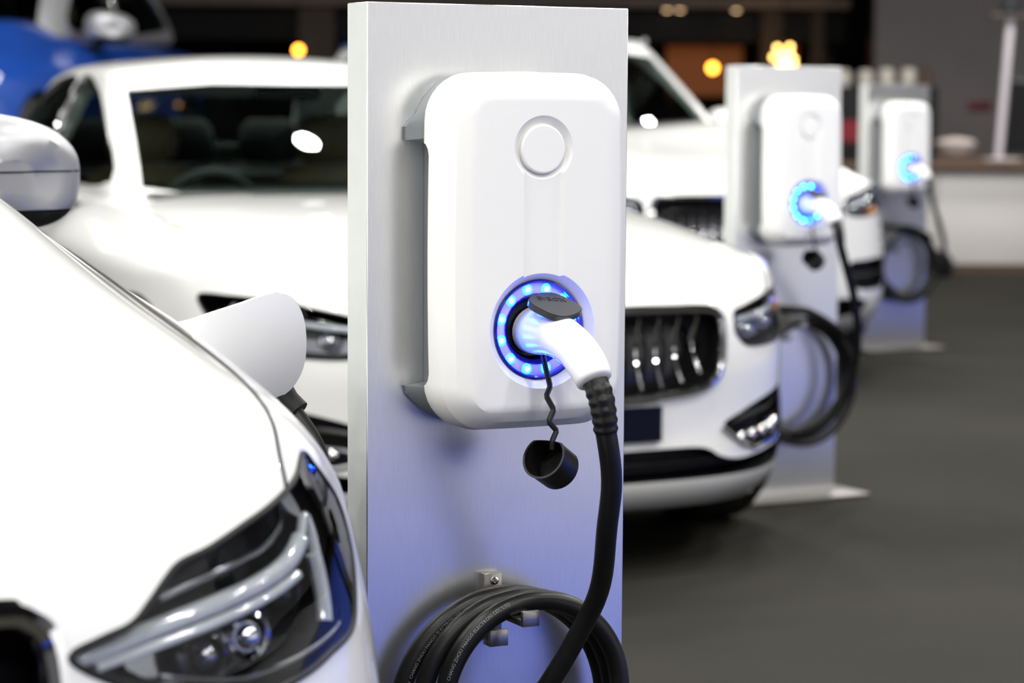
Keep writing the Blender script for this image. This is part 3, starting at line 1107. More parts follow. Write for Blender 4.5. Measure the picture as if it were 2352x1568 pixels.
def make_car(name, label, loc, phi, sp, paint, lv=2, z0=0.0, group=None, roof=None):
    roof = roof or paint
    root = thing(name, label, 'car', (loc[0], loc[1], z0), phi, group)
    raw = with_subsurf(body_cage(sp), lv)
    bvh = bvh_of(raw)
    me = raw.copy()
    me.materials.clear()
    me.materials.append(paint)
    me.materials.append(MATTE)
    cuts = []
    cm = bmesh.new()
    for poly, d in sp['pockets']:
        for sd in (1, -1):
            pp = [(p[0] * sd, p[1]) for p in curve2(poly, 3)]
            ys_ = [on_surf(bvh, p, 'y')[0].y for p in pp]
            prism(cm, pp, -.6, max(ys_) + d if d < .3 else d, 'y', 1)
    for poly, d in sp['mid_pockets']:
        prism(cm, curve2(poly, 3), -.6, d, 'y', 1)
    cuts.append(cm)
    wc = bmesh.new()
    for yw in sp['wheels']:
        for sd in (1, -1):
            lathe(wc, [(0, sd * .58), (sp['wr'] + .035, sd * .58), (sp['wr'] + .035, sd * 1.2), (0, sd * 1.2)], 40, 'x', (0, yw, sp['wr'] + .005))
    for f in wc.faces:
        f.material_index = 1
    cuts.append(wc)
    me = boolean(me, cuts)
    for p in me.polygons:                                   # walls of the pockets are black plastic
        if bvh.find_nearest(p.center)[3] > .002:
            p.material_index = 1
    bo = put('body', me, [paint, MATTE], root)
    for yw in sp['wheels']:
        for sd in (1, -1):
            wheel_parts(root, sd * (sp['W'] - .115), yw, sp['wr'], sd)
    # ---- glasshouse
    g = sp['cabin']
    outer = with_subsurf(cabin_cage(g, 0, .06), 2)
    cb = bvh_of(outer)
    inner = with_subsurf(cabin_cage(g, .045, .02), 1)
    wins = bmesh.new()
    prism(wins, g['ws'], g['yb'][0] - .4, (g['yt'][0] + g['yt'][1]) / 2, 'y', 1)
    for f in wins.faces:
        f.material_index = 0
    sw = bmesh.new()
    for poly in g['side']:
        prism(sw, curve2(poly, 4), -1.5, 1.5, 'x')
    rw = bmesh.new()
    prism(rw, g['rear'], (g['yt'][0] + g['yt'][1]) / 2, g['yb'][1] + .5, 'y')
    co = outer.copy()
    co.materials.clear()
    co.materials.append(paint)
    co.materials.append(DARKTRIM)
    for p in inner.polygons:
        p.material_index = 1
    inner.materials.clear()
    inner.materials.append(paint)
    inner.materials.append(DARKTRIM)
    co = boolean(co, [inner, wins, sw, rw])
    put('cabin_shell', co, [roof, DARKTRIM], root)
    put('windscreen', patch(g['ws'], cb, 'y', -.006, .004, .08), GLASS, root)
    put('rear_window', patch(g['rear'], cb, '-y', -.006, .004, .1), SIDEGLASS, root)
    for poly in g['side']:
        for axn in ('x', '-x'):
            pp = curve2(poly, 4)
            wo = put('side_window', patch(pp, cb, axn, -.006, .004, .12), SIDEGLASS, root)
            q = [on_surf(cb, p, axn, .002)[0] for p in pp]
            put('window_trim', tube(bmesh.new(), q, .007, 6, True), sp.get('trim', CHROME), wo)
    # dark deck at belt height, dash, wheel, seats
    zb_ = g['zbelt'][1][0]
    y0_, y1_, w_ = g['yb'][0] + .10, g['yb'][1] - .16, g['wb'] - .07
    put('cabin_floor', patch([(-.30, y0_), (.30, y0_), (w_ - .06, y0_ + .22), (w_, y0_ + .6), (w_ - .02, y1_ - .5), (w_ - .12, y1_), (-w_ + .12, y1_), (-w_ + .02, y1_ - .5), (-w_, y0_ + .6), (-w_ + .06, y0_ + .22)], bvh, 'z', .006, .004, .15), DARKTRIM, root)
    put('dashboard', boxm(-g['wb'] + .10, g['wb'] - .10, g['yb'][0] + .10, g['yb'][0] + .62, zb_ - .12, zb_ + .015, .04, 3), DARKTRIM, root)
    put('parcel_shelf', boxm(-g['wb'] + .15, g['wb'] - .15, g['yb'][1] - .75, g['yb'][1] - .25, zb_ - .10, zb_ - .02, .02), CREAM, root)
    for sx in (-.36, .36):
        seat(root, sx, g['yb'][0] + 1.36, zb_ - .06, TAN)
    for sx in (-.38, 0.02, .38):
        seat(root, sx, g['yb'][0] + 2.22, zb_ - .08, DARKTRIM)
    bm = bmesh.new()
    P = [Vector((-.34 + .18 * math.cos(a), -.07 * math.sin(a) + g['yb'][0] + .68, zb_ - .10 + .17 * math.sin(a))) for a in [2 * PI * k / 28 for k in range(28)]]
    tube(bm, P, .016, 8, True)
    box(bm, -.40, -.28, g['yb'][0] + .66, g['yb'][0] + .70, zb_ - .15, zb_ - .05, .015)
    put('steering_wheel', bm, DARKTRIM, root)
    put('rear_view_mirror', boxm(-.12, .12, g['yt'][0] + .02, g['yt'][0] + .06, g['zroof'][1][1] - .16, g['zroof'][1][1] - .09, .02), DARKTRIM, root)
    return root, bvh, cb


def band(name, poly, bvh, material, parent, off=.002, thick=.006, step=.03, n=4, smooth=True):
    return put(name, patch(curve2(poly, n) if smooth else poly, bvh, 'y', off, thick, step), material, parent)


def sym(P):
    return P + [(-x, z) for x, z in P[::-1] if abs(x) > 1e-6]


# --- sport utility body
SUV = dict(
    L=4.70, W=.955, wr=.365, wheels=(.95, 3.82), xf=.86,
    nose=([0, .2, .35, .5, .62, .72, .80, .86, .905, .94, .955], [0, .012, .04, .095, .165, .25, .35, .46, .60, .80, 1.05]),
    cols=[0, .20, .38, .53, .64, .715, .78, .86, .94, 1.0],
    krow=[0, .10, .22, .38, .54, .70, .84, .94, 1.0],
    ysta=[.60, .74, .88, 1.02, 1.18, 1.36, 1.6, 2.0, 2.5, 3.0, 3.5, 4.0, 4.35, 4.6],
    zb=[.30, .24, .22, .24, .34],
    dyk=([0, .1, .22, .38, .6, .8, .92, 1], [.10, .035, .0, .0, .012, .02, .035, .07]),
    sxk=([0, .1, .25, .5, .75, .92, 1], [.96, 1.02, 1.045, 1.043, 1.028, 1.008, .995]),
    zfront=([0, .2, .4, .5, .62, .70, .78, .86], [.870, .870, .868, .880, .900, .905, .885, .815]),
    ztab=([0, .30, .48, .58, .66, .72, .79, .86, .90, .955], {
        .10: [.900, .900, .900, .905, .915, .915, .89, .84, .81, .80],
        .30: [.975, .975, .975, .970, .955, .930, .890, .815, .78, .76],
        .50: [1.020, 1.025, 1.032, 1.030, 1.010, .970, .930, .845, .79, .76],
        .75: [1.050, 1.060, 1.070, 1.072, 1.056, 1.003, .984, .925, .860, .80],
        1.0: [1.090, 1.102, 1.112, 1.114, 1.106, 1.045, 1.018, .974, .915, .85],
        1.35: [1.150, 1.168, 1.195, 1.20, 1.195, 1.110, 1.048, 1.002, .945, .89],
        1.8: [1.16, 1.17, 1.175, 1.175, 1.17, 1.13, 1.065, 1.02, .97, .92],
        3.2: [1.10, 1.10, 1.10, 1.10, 1.10, 1.09, 1.08, 1.05, 1.02, .98],
        4.7: [1.08, 1.08, 1.08, 1.08, 1.08, 1.07, 1.06, 1.05, 1.04, 1.02]}),
    pockets=[], mid_pockets=[],
    cabin=dict(wb=.80, wr=.60, yb=(1.40, 4.55), yt=(2.22, 4.20), bow=.26, crown=.045,
               zbelt=([1.3, 2.2, 4.6], [1.10, 1.10, 1.16]), zroof=([2.1, 2.5, 3.2, 4.3], [1.600, 1.650, 1.665, 1.610]),
               ws=[(-.66, 1.135), (-.3, 1.125), (.3, 1.125), (.66, 1.135), (.545, 1.515), (.3, 1.545), (-.3, 1.545), (-.545, 1.515)],
               side=[[(1.98, 1.16), (2.35, 1.42), (2.62, 1.53), (2.88, 1.55), (2.90, 1.35), (2.92, 1.16), (2.45, 1.15)],
                     [(3.02, 1.16), (3.00, 1.40), (3.00, 1.55), (3.5, 1.54), (3.82, 1.48), (4.05, 1.32), (4.10, 1.22), (3.6, 1.17)]],
               rear=[(-.50, 1.22), (.50, 1.22), (.42, 1.48), (-.42, 1.48)]))

# headlamp outline, (x, z) seen from the front
HL_A = [(.420, .772), (.452, .782), (.484, .789), (.504, .803), (.526, .821), (.544, .832), (.578, .839), (.625, .852), (.660, .860), (.695, .869), (.722, .878), (.752, .892),
        (.772, .875), (.790, .858), (.815, .834), (.826, .808), (.822, .783), (.814, .760), (.805, .738), (.796, .722), (.779, .713), (.741, .708), (.701, .701), (.640, .698), (.570, .706), (.50, .728), (.445, .752)]
GR_A = [(0, .818), (.20, .819), (.345, .816), (.380, .808), (.399, .785), (.405, .72), (.415, .63), (.385, .575), (.30, .552), (0, .545)]
SUV_A = dict(SUV)
SUV_A['pockets'] = [(HL_A, .05)]
SUV_A['mid_pockets'] = [(sym(GR_A), .16), (sym([(0, .46), (.40, .46), (.52, .44), (.50, .37), (0, .36)]), .16)]


def grille(root, poly, bvh, n, x_max, z_lo, z_hi, frame_r, slat_mat, frame_mat=CHROME, lean=.035):
    P = curve2(sym(poly), 5)
    gf = put('grille_frame', tube(bmesh.new(), [on_surf(bvh, p, 'y', .003)[0] for p in P], frame_r, 8, True), frame_mat, root)
    q = [(p[0] * .985, p[1]) for p in P]
    put('grille_mesh', patch(q, bvh, 'y', -.085, .004, .06), BLACK, gf)
    for k in range(n):
        for sd in (1, -1):
            x = sd * (k + .5) * x_max / n
            zt = z_hi(abs(x))
            zl = z_lo(abs(x))
            pts = []
            for i in range(9):
                f = i / 8
                z = zt + (zl - zt) * f
                h, _ = on_surf(bvh, (x, z), 'y', -.028 - lean * math.sin(f * PI))
                pts.append(h)
            put('grille_slat', tube(bmesh.new(), pts, .0062, 8, sx=1.5, up=(1, 0, 0)), slat_mat, gf)
    return gf


A_POSE = ((-.705, 1.79), R(27.7))
carA, bvA, cbA = make_car('car', 'white car nearest the camera with open charging flap and large headlamp', A_POSE[0], A_POSE[1], SUV_A, PAINT, 3, group='white cars plugged in')
STYLE_A = [
    ('fill', [(.52, .752), (.60, .760), (.70, .768), (.785, .775), (.797, .735), (.75, .715), (.66, .710), (.57, .720)], 0, -.060, DCHROME),
    ('fill', [(.730, .890), (.758, .866), (.775, .838), (.752, .845), (.735, .862)], 0, -.028, SILVER),
    ('bar', [(.425, .765), (.470, .772), (.525, .780), (.602, .789), (.673, .797), (.715, .806), (.742, .820)], .0095, -.020, FROST),
    ('bar', [(.455, .757), (.53, .766), (.61, .775), (.68, .783), (.72, .790)], .0055, -.016, FROST),
    ('bar', [(.765, .800), (.771, .775), (.774, .750), (.773, .730)], .010, -.020, FROST),
    ('bar', [(.742, .820), (.758, .838), (.766, .825), (.770, .800)], .006, -.020, FROST),
    ('trim', [(.52, .738), (.60, .718), (.666, .714), (.734, .716), (.788, .722), (.800, .735)], .003, -.012, CHROME),
    ('trim', [(.728, .862), (.724, .842), (.695, .828), (.651, .822), (.596, .815), (.54, .806)], .004, -.030, DCHROME),
    ('proj', [(.715, .776)], .018, -.040, BLACK),
    ('proj', [(.663, .747)], .020, -.045, CHROME),
    ('proj', [(.600, .742)], .018, -.045, DCHROME),
]
for sd in (1, -1):
    headlamp(carA, HL_A, sd, bvA, STYLE_A)
    mirror_parts(carA, sd, 2.15, .952, 1.125, SILVER, 1.13)
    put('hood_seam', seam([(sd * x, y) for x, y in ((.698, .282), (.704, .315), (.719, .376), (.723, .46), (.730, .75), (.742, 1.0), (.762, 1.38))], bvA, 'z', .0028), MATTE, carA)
grille(carA, GR_A, bvA, 8, .37, lambda x: interp(x, [0, .3, .38], [.565, .57, .62]), lambda x: .805, .013, CHROME)
# charging flap standing open on the left front wing
bm = bmesh.new()
FL = curve2([(.815, .950), (.875, .975), (.93, .992), (.972, 1.004), (1.000, .999), (1.020, .972), (1.031, .925), (1.030, .893), (1.016, .868), (.980, .852), (.93, .842), (.87, .838), (.82, .86)], 5)
bm.faces.new([bm.verts.new((x, z, 0)) for x, z in FL])
for ax, lo in ((0, .815), (1, .838)):
    for k in range(1, 15):
        co, no = [0, 0, 0], [0, 0, 0]
        co[ax] = lo + k * .015
        no[ax] = 1
        bmesh.ops.bisect_plane(bm, geom=list(bm.verts) + list(bm.edges) + list(bm.faces), plane_co=co, plane_no=no)
ret = bmesh.ops.extrude_face_region(bm, geom=list(bm.faces), use_keep_orig=True)
new = {g_ for g_ in ret['geom'] if isinstance(g_, bmesh.types.BMVert)}
for v in bm.verts:
    x, z = v.co.x, v.co.y
    v.co = (x, 1.005 + .9 * (x - .96) ** 2 + 2.4 * (z - .995) ** 2 - .12 * (z - .92) + (.010 if v in new else 0), z)
bmesh.ops.recalc_face_normals(bm, faces=bm.faces)
put('charging_flap', bm, PAINT, carA, angle=50)
put('flap_hinge', tube(bmesh.new(), [(.90, 1.075, .89), (.935, 1.075, .90), (.955, 1.05, .91)], .008, 8), MATTE, carA)
put('charging_port', lathe(bmesh.new(), [(.040, -.02), (.040, .012), (.033, .012), (.030, 0), (0, 0)], 24, 'x', (.945, 1.10, .88)), MATTE, carA)

cc = thing('car_charging_cable', 'black cable plugged into the nearest white car under its open flap', 'cable', (A_POSE[0][0], A_POSE[0][1], 0), A_POSE[1])
put('plug', tube(bmesh.new(), cr([(.945, 1.12, .888), (1.000, 1.09, .872), (1.032, 1.06, .838)], 5), [.030] * 5 + [.026] * 3 + [.022] * 3, 16), MATTE, cc)
put('cable', tube(bmesh.new(), cr([(1.028, 1.065, .845), (1.050, 1.03, .79), (1.058, 1.01, .70), (1.03, .95, .55), (1.03, .98, .30), (1.04, .99, .10), (1.08, .97, .0165), (1.14, .95, .0145), (1.198, .93, .0145)], 6), .0137, 12), CABLE, cc)

# --- sedan
HL_B = [(.515, .665), (.520, .640), (.560, .610), (.640, .606), (.74, .616), (.815, .650), (.842, .700), (.850, .748), (.80, .752), (.72, .748), (.63, .728), (.56, .712), (.52, .700)]
GR_B = [(0, .715), (.25, .716), (.41, .712), (.452, .700), (.464, .670), (.458, .575), (.425, .520), (.32, .492), (0, .480)]
FOG_B = [(.470, .398), (.545, .432), (.62, .455), (.74, .482), (.80, .488), (.812, .44), (.800, .365), (.72, .342), (.60, .330), (.54, .345)]
LOW_B = [(0, .348), (.30, .350), (.41, .344), (.47, .316), (.56, .305), (.72, .325), (.775, .330), (.765, .285), (.66, .264), (.48, .262), (0, .262)]
SEDAN = dict(
    L=4.95, W=.94, wr=.345, wheels=(.92, 3.86), xf=.85,
    nose=([0, .3, .5, .65, .75, .82, .87, .905, .93, .94], [0, .02, .07, .16, .27, .40, .55, .75, 1.0, 1.3]),
    cols=[0, .22, .42, .58, .70, .79, .86, .93, 1.0],
    krow=[0, .08, .18, .34, .50, .66, .82, .93, 1.0],
    ysta=[.62, .78, .95, 1.15, 1.4, 1.7, 2.1, 2.6, 3.1, 3.6, 4.1, 4.5, 4.85],
    zb=[.165, .155, .17, .20, .30],
    dyk=([0, .08, .18, .4, .66, .82, .93, 1], [.10, .03, .0, .015, .0, .01, .03, .06]),
    sxk=([0, .08, .2, .5, .75, .92, 1], [.93, .985, 1.01, 1.012, 1.01, 1.005, 1.0]),
    zfront=([0, .3, .5, .62, .74, .85], [.760, .758, .758, .768, .782, .780]),
    ztab=([0, .30, .50, .62, .72, .80, .88, .94], {
        .10: [.795, .790, .785, .785, .785, .785, .78, .77],
        .30: [.840, .835, .828, .822, .815, .805, .79, .77],
        .60: [.898, .893, .885, .878, .860, .838, .812, .78],
        1.0: [.940, .937, .932, .928, .910, .885, .855, .80],
        1.4: [.962, .962, .958, .955, .940, .918, .885, .82],
        1.8: [.970, .970, .965, .960, .95, .935, .900, .84],
        3.0: [.95, .95, .95, .95, .95, .94, .915, .87],
        4.0: [1.00, 1.00, 1.0, .995, .985, .965, .935, .88],
        5.0: [.99, .99, .985, .98, .97, .95, .92, .87]}),
    pockets=[(HL_B, .05), (FOG_B, .05)], mid_pockets=[(sym(GR_B), .15), (sym(LOW_B), .38)],
    cabin=dict(wb=.77, wr=.60, yb=(1.60, 4.30), yt=(2.42, 3.70), bow=.22, crown=.05,
               zbelt=([1.5, 2.2, 4.4], [.955, .955, 1.00]), zroof=([2.3, 2.7, 3.2, 3.8], [1.375, 1.425, 1.435, 1.385]),
               ws=[(-.655, .985), (-.5, .963), (0, .957), (.5, .963), (.655, .985), (.58, 1.295), (.3, 1.318), (-.3, 1.318), (-.58, 1.295)],
               side=[[(2.05, 1.00), (2.35, 1.19), (2.62, 1.30), (2.88, 1.335), (2.92, 1.15), (2.94, .99), (2.5, .985)],
                     [(3.02, .99), (3.00, 1.20), (2.98, 1.335), (3.3, 1.325), (3.62, 1.25), (3.88, 1.10), (3.90, 1.04), (3.5, 1.0)]],
               rear=[(-.50, 1.08), (.50, 1.08), (.44, 1.28), (-.44, 1.28)]))
B_POSE = ((.160, 6.30), R(22.5))
carB, bvB, cbB = make_car('car', 'white sedan with tall slatted chrome grille behind the nearest charging station', B_POSE[0], B_POSE[1], SEDAN, PAINT, 2, group='white cars plugged in')
STYLE_B = [
    ('fill', [(.55, .66), (.65, .655), (.76, .665), (.81, .68), (.79, .645), (.70, .625), (.58, .622)], 0, -.05, DCHROME),
    ('bar', [(.53, .680), (.62, .688), (.72, .700), (.81, .715)], .010, -.02, FROST),
    ('bar', [(.80, .735), (.818, .70), (.815, .665)], .009, -.02, FROST),
    ('proj', [(.62, .655)], .024, -.045, CHROME),
    ('proj', [(.72, .668)], .024, -.045, CHROME),
    ('bar', [(.80, .690), (.828, .700)], .014, -.012, AMBER),
]
for sd in (1, -1):
    headlamp(carB, HL_B, sd, bvB, STYLE_B)
    mirror_parts(carB, sd, 2.05, .985, 1.03, PAINT, .95)
    fg = put('fog_surround', tube(bmesh.new(), [on_surf(bvB, (sd * x, z), 'y', .001)[0] for x, z in [(.465, .396), (.50, .37), (.545, .343), (.60, .328), (.70, .338), (.80, .362)]], .009, 8), CHROME, carB)
    put('fog_insert', patch(curve2([(sd * x, z) for x, z in FOG_B], 3), bvB, 'y', -.06, .004, .05), MATTE, fg)
    for z0_, z1_ in ((.418, .442), (.372, .395)):
        P = [on_surf(bvB, (sd * x, z), 'y', -.018)[0] for x, z in ((.52, z0_ - .012), (.60, z0_), (.70, (z0_ + z1_) / 2), (.80, z1_))]
        put('fog_blade', tube(bmesh.new(), cr(P, 4), .008, 8), CHROME if z0_ > .4 else DCHROME, fg)
    for k in range(5):
        h, _ = on_surf(bvB, (sd * (.56 + .05 * k), .356 + .004 * k), 'y', -.015)
        o = put('fog_led', lathe(bmesh.new(), [(.016, -.006), (.016, .004), (.011, .010), (0, .013)], 14), CHROME, fg)
        o.location = h
        o.rotation_euler = (R(80), 0, R(20 * sd))
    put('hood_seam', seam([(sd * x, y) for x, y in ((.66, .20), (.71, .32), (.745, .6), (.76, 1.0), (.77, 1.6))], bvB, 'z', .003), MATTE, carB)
grille(carB, GR_B, bvB, 7, .44, lambda x: interp(x, [0, .3, .40, .46], [.492, .505, .53, .58]), lambda x: .705, .012, CHROME)
put('number_plate', patch([(-.26, .372), (.26, .372), (.26, .466), (-.26, .466)], bvB, 'y', .016, .014, .06), NAVY, carB)
put('lower_insert', patch(curve2(sym(LOW_B), 2), bvB, 'y', -.07, .004, .06), MATTE, carB)
put('intake_blade', tube(bmesh.new(), [on_surf(bvB, (x, .307), 'y', -.02)[0] for x in [-.46 + .046 * k for k in range(21)]], .007, 8), BLACK, carB)

# --- farther sport utility car
HL_C = [(.50, .800), (.52, .775), (.60, .765), (.72, .778), (.80, .80), (.825, .84), (.825, .885), (.79, .902), (.70, .892), (.60, .872), (.52, .852)]
GR_C = [(0, .862), (.30, .862), (.43, .858), (.462, .842), (.468, .80), (.45, .70), (.40, .645), (.3, .628), (0, .62)]
FOG_C = [(.52, .56), (.62, .57), (.78, .575), (.80, .52), (.785, .45), (.68, .432), (.56, .44), (.50, .49)]
LOW_C = [(0, .40), (.40, .40), (.62, .39), (.60, .33), (.4, .31), (0, .31)]
SUV_C = dict(SUV)
SUV_C.update(nose=([0, .3, .5, .65, .75, .83, .88, .92, .945, .955], [0, .02, .06, .13, .22, .35, .50, .70, .95, 1.2]), xf=.86,
             zfront=([0, .2, .4, .5, .62, .75, .86], [.915, .915, .912, .912, .918, .925, .92]),
             zb=[.24, .22, .22, .24, .34],
             pockets=[(HL_C, .05), (FOG_C, .05)], mid_pockets=[(sym(GR_C), .15), (sym(LOW_C), .25)])
C_POSE = ((1.07, 10.8), R(22.5))
carC, bvC, cbC = make_car('car', 'tall white car at the back of the row, between the middle and farthest stations', C_POSE[0], C_POSE[1], SUV_C, PAINT, 2, group='white cars plugged in')
STYLE_C = [
    ('fill', [(.54, .79), (.66, .785), (.78, .81), (.80, .84), (.66, .835), (.55, .825)], 0, -.05, DCHROME),
    ('bar', [(.52, .845), (.62, .855), (.74, .872), (.80, .88)], .010, -.02, FROST),
    ('proj', [(.62, .812)], .026, -.045, CHROME),
    ('proj', [(.73, .825)], .026, -.045, CHROME),
    ('bar', [(.68, .782), (.76, .793)], .014, -.012, AMBER),
]
for sd in (1, -1):
    headlamp(carC, HL_C, sd, bvC, STYLE_C)
    mirror_parts(carC, sd, 2.1, .975, 1.15, PAINT, 1.1)
    fg = put('fog_insert', patch(curve2([(sd * x, z) for x, z in FOG_C], 3), bvC, 'y', -.05, .004, .05), MATTE, carC)
    P = [on_surf(bvC, (sd * x, z), 'y', -.015)[0] for x, z in ((.54, .50), (.66, .505), (.77, .515))]
    put('fog_blade', tube(bmesh.new(), cr(P, 4), .010, 8), CHROME, fg)
    q = [on_surf(cbC, (sd * x, y), 'z', .025)[0] for x, y in ((.56, 2.35), (.58, 2.9), (.585, 3.5), (.55, 4.05))]
    put('roof_rail', tube(bmesh.new(), cr(q, 5), .016, 8), CHROME, carC)
grille(carC, GR_C, bvC, 9, .45, lambda x: interp(x, [0, .3, .40, .46], [.632, .64, .665, .72]), lambda x: .850, .010, DCHROME)
put('lower_insert', patch(curve2(sym(LOW_C), 2), bvC, 'y', -.06, .004, .06), MATTE, carC)

# --- blue car on the low stage
HL_D = HL_C
SUV_D = dict(SUV_C)
SUV_D.update(trim=CHROME)
STZ = .56
carD, bvD, cbD = make_car('car', 'blue car with chrome window surrounds parked on the raised stage', (-3.74, 13.05), R(-9), SUV_D, BLUEPAINT, 2, STZ, roof=SILVER)
for sd in (1, -1):
    headlamp(carD, HL_C, sd, bvD, STYLE_C)
    mirror_parts(carD, sd, 2.1, .975, 1.15, SILVER, 1.1)
    put('fog_insert', patch(curve2([(sd * x, z) for x, z in FOG_C], 3), bvD, 'y', -.05, .004, .05), MATTE, carD)
    q = [on_surf(cbD, (sd * x, y), 'z', .025)[0] for x, y in ((.56, 2.35), (.58, 2.9), (.585, 3.5), (.55, 4.05))]
    put('roof_rail', tube(bmesh.new(), cr(q, 5), .018, 8), CHROME, carD)
grille(carD, GR_C, bvD, 9, .45, lambda x: interp(x, [0, .3, .40, .46], [.632, .64, .665, .72]), lambda x: .850, .010, CHROME)

# ------------------------------------------------------------------ stage and background
STAGEM = mat('dark_stage_deck', (.03, .03, .035), .4, noise=(20, .2))
st = thing('display_stage', 'low dark display stage carrying the blue car', 'stage', (-4.2, 15.6, 0))
put('deck', boxm(-2.4, 2.35, -3.2, 3.2, .46, STZ - .0005, .01), STAGEM, st)
put('skirt', boxm(-2.32, 2.27, -3.12, 3.12, .0005, .46), MATTE, st)

WOODD = mat('dark_brown_wood', (.050, .028, .014), .55, noise=(6, .35))
WOODB = mat('brown_worktop', (.11, .065, .04), .5, noise=(8, .3))
CTRW = mat('white_counter_front', (.70, .68, .66), .5, noise=(3, .06))
BOWLM = mat('pale_ceramic', (.62, .55, .52), .4, noise=(10, .06))
JARM = mat('cream_jar', (.80, .77, .68), .4, noise=(10, .06))
POSTM = mat('pale_lilac_metal', (.62, .59, .64), .4, noise=(10, .05))
REDM = mat('red_panel', (.30, .008, .018), .5, noise=(6, .2))
SLATE = mat('dark_teal_screen', (.016, .022, .026), .3, noise=(6, .2))
PINKM = mat('dusky_pink_panel', (.10, .045, .042), .6, noise=(3, .2))
GREYP = mat('brown_grey_column', (.10, .085, .075), .6, noise=(4, .2))
AMBERP = mat('amber_glow_panel', (.25, .08, .02), .6, emit=(1.0, .28, .07), estr=.06, noise=(4, .3))  # weak emission stands in for warm lamp light on a panel
BULBO = mat('orange_bulb', (1, .5, .1), .3, emit=(1.0, .36, .03), estr=9)
BULBY = mat('warm_yellow_bulb', (1, .7, .3), .3, emit=(1.0, .58, .16), estr=8)
BULBP = mat('warm_white_bulb', (1, .8, .6), .3, emit=(1.0, .66, .36), estr=3.2)

# serving counter on the right
ct = thing('counter', 'white fronted serving counter with brown top at the far right', 'counter', (4.4, 19.35, 0))
put('worktop', boxm(-2.0, 2.2, -.34, .36, .785, .845, .006), WOODB, ct)
put('carcass', boxm(-1.92, 2.12, -.22, .30, .05, .785), CTRW, ct)
for k in range(5):
    put('front_panel', boxm(-1.92 + k * .81, -1.92 + k * .81 + .795, -.25, -.222, .06, .78, .004), CTRW, ct)
put('plinth', boxm(-1.94, 2.14, -.24, .28, .0005, .05), WOODB, ct)
tag(put('bowl', lathe(bmesh.new(), [(0, .0), (.07, .0), (.10, .02), (.155, .09), (.16, .115), (.13, .135), (.06, .15), (0, .155)], 28), BOWLM), 'pale domed bowl on the far counter', 'bowl').location = (3.46, 19.30, .885)
tr = tag(put('tray', boxm(-.17, .22, -.12, .12, 0, .039, .008), WOODB), 'brown tray under the pale bowl on the far counter', 'tray')
tr.location = (3.44, 19.28, .8455)
tag(put('plate_stack', lathe(bmesh.new(), [(0, 0), (.10, 0), (.15, .012), (.155, .03), (.15, .036), (.10, .026), (0, .024)], 28), BOWLM), 'pale flat dish beside the slim post on the counter', 'dish').location = (3.80, 19.16, .846)
pt = thing('counter_post', 'slim pale post standing on the counter at the far right', 'post', (3.83, 19.48, .847))
put('shaft', tube(bmesh.new(), [(0, 0, 0), (.075, 0, 1.14)], .034, 14), POSTM, pt)
put('foot', lathe(bmesh.new(), [(.075, 0), (.075, .012), (.04, .02), (.036, .03)], 20), POSTM, pt)
put('cap', boxm(-.10, .24, -.10, .10, 1.135, 1.155, .005), GREYP, pt)
lamp_ = lathe(bmesh.new(), [(0, 1.156), (.06, 1.156), (.075, 1.19), (.06, 1.25), (0, 1.26)], 18, loc=(.07, 0, 0))
put('lamp_head', lamp_, SLATE, pt)
sc_ = thing('display_screen', 'dark teal display screen behind the slim post', 'screen', (4.35, 19.75, .8455))
put('screen_frame', boxm(-.42, .9, -.02, .03, .06, .66, .008), SLATE, sc_)
put('screen_panel', boxm(-.39, .87, -.026, -.0202, .09, .63), MATTE, sc_)
put('stand', boxm(.1, .35, -.06, .08, 0, .06, .005), SLATE, sc_)
bg = thing('tote_bag', 'black bag lying on the floor against the counter', 'bag', (3.10, 18.55, 0), R(10))
put('bag_body', loft(bmesh.new(), [[Vector((a_ * math.cos(q * PI / 10) + ox, b_ * math.sin(q * PI / 10), z)) for q in range(20)] for a_, b_, z, ox in ((.20, .12, .001, 0), (.24, .15, .04, 0), (.22, .14, .11, .02), (.15, .09, .17, .05), (.05, .03, .20, .08))]), MATTE, bg)
put('bag_handle', tube(bmesh.new(), cr([(.02, -.03, .18), (-.04, -.04, .26), (-.14, -.03, .24), (-.18, 0, .10)], 5), .012, 8), MATTE, bg)

# dark cabinet behind the farthest station with a row of pale jars on top
cb_ = thing('display_cabinet', 'dark cabinet with a red band behind the farthest station', 'cabinet', (3.09, 21.3, 0))
put('carcass', boxm(-.53, .53, -.2, .2, .0005, 1.45, .006), MATTE, cb_)
put('red_band', boxm(-.53, -.08, -.206, -.2005, .98, 1.16), REDM, cb_)
for k in range(4):
    nm = ('leftmost pale jar on the dark cabinet, half behind the middle station', 'second pale jar from the left on the dark cabinet',
          'third pale jar from the left on the dark cabinet', 'rightmost pale jar on the dark cabinet')[k]
    xx = (2.83, 3.02, 3.20, 3.39)[k]
    h = (.14, .14, .155, .155)[k]
    tag(put('jar', lathe(bmesh.new(), [(0, 0), (.060, 0), (.066, .01), (.066, h - .03), (.060, h - .012), (.050, h - .008), (.050, h), (0, h)], 24), JARM), nm, 'jar', 'pale jars on the dark cabinet').location = (xx, 21.25, 1.4505)
tag(put('jug', lathe(bmesh.new(), [(0, 0), (.05, 0), (.065, .03), (.06, .10), (.04, .13), (.045, .15), (0, .15)], 20), WOODB), 'small brown jug beside the rightmost pale jar', 'jug').location = (3.53, 21.25, 1.4505)

# grey stand wall
structure(put('wall_stand', boxm(3.50, 9.5, 24.0, 24.2, 0, 4.2), WALLG, smooth=False))
sg = thing('red_sign', 'small dim red sign on the grey wall', 'sign', (4.52, 23.97, 1.30))
put('sign_face', boxm(-.11, .11, -.012, .028, -.045, .045, .006), mat('dim_red_sign', (.20, .02, .03), .5, noise=(5, .2)), sg)

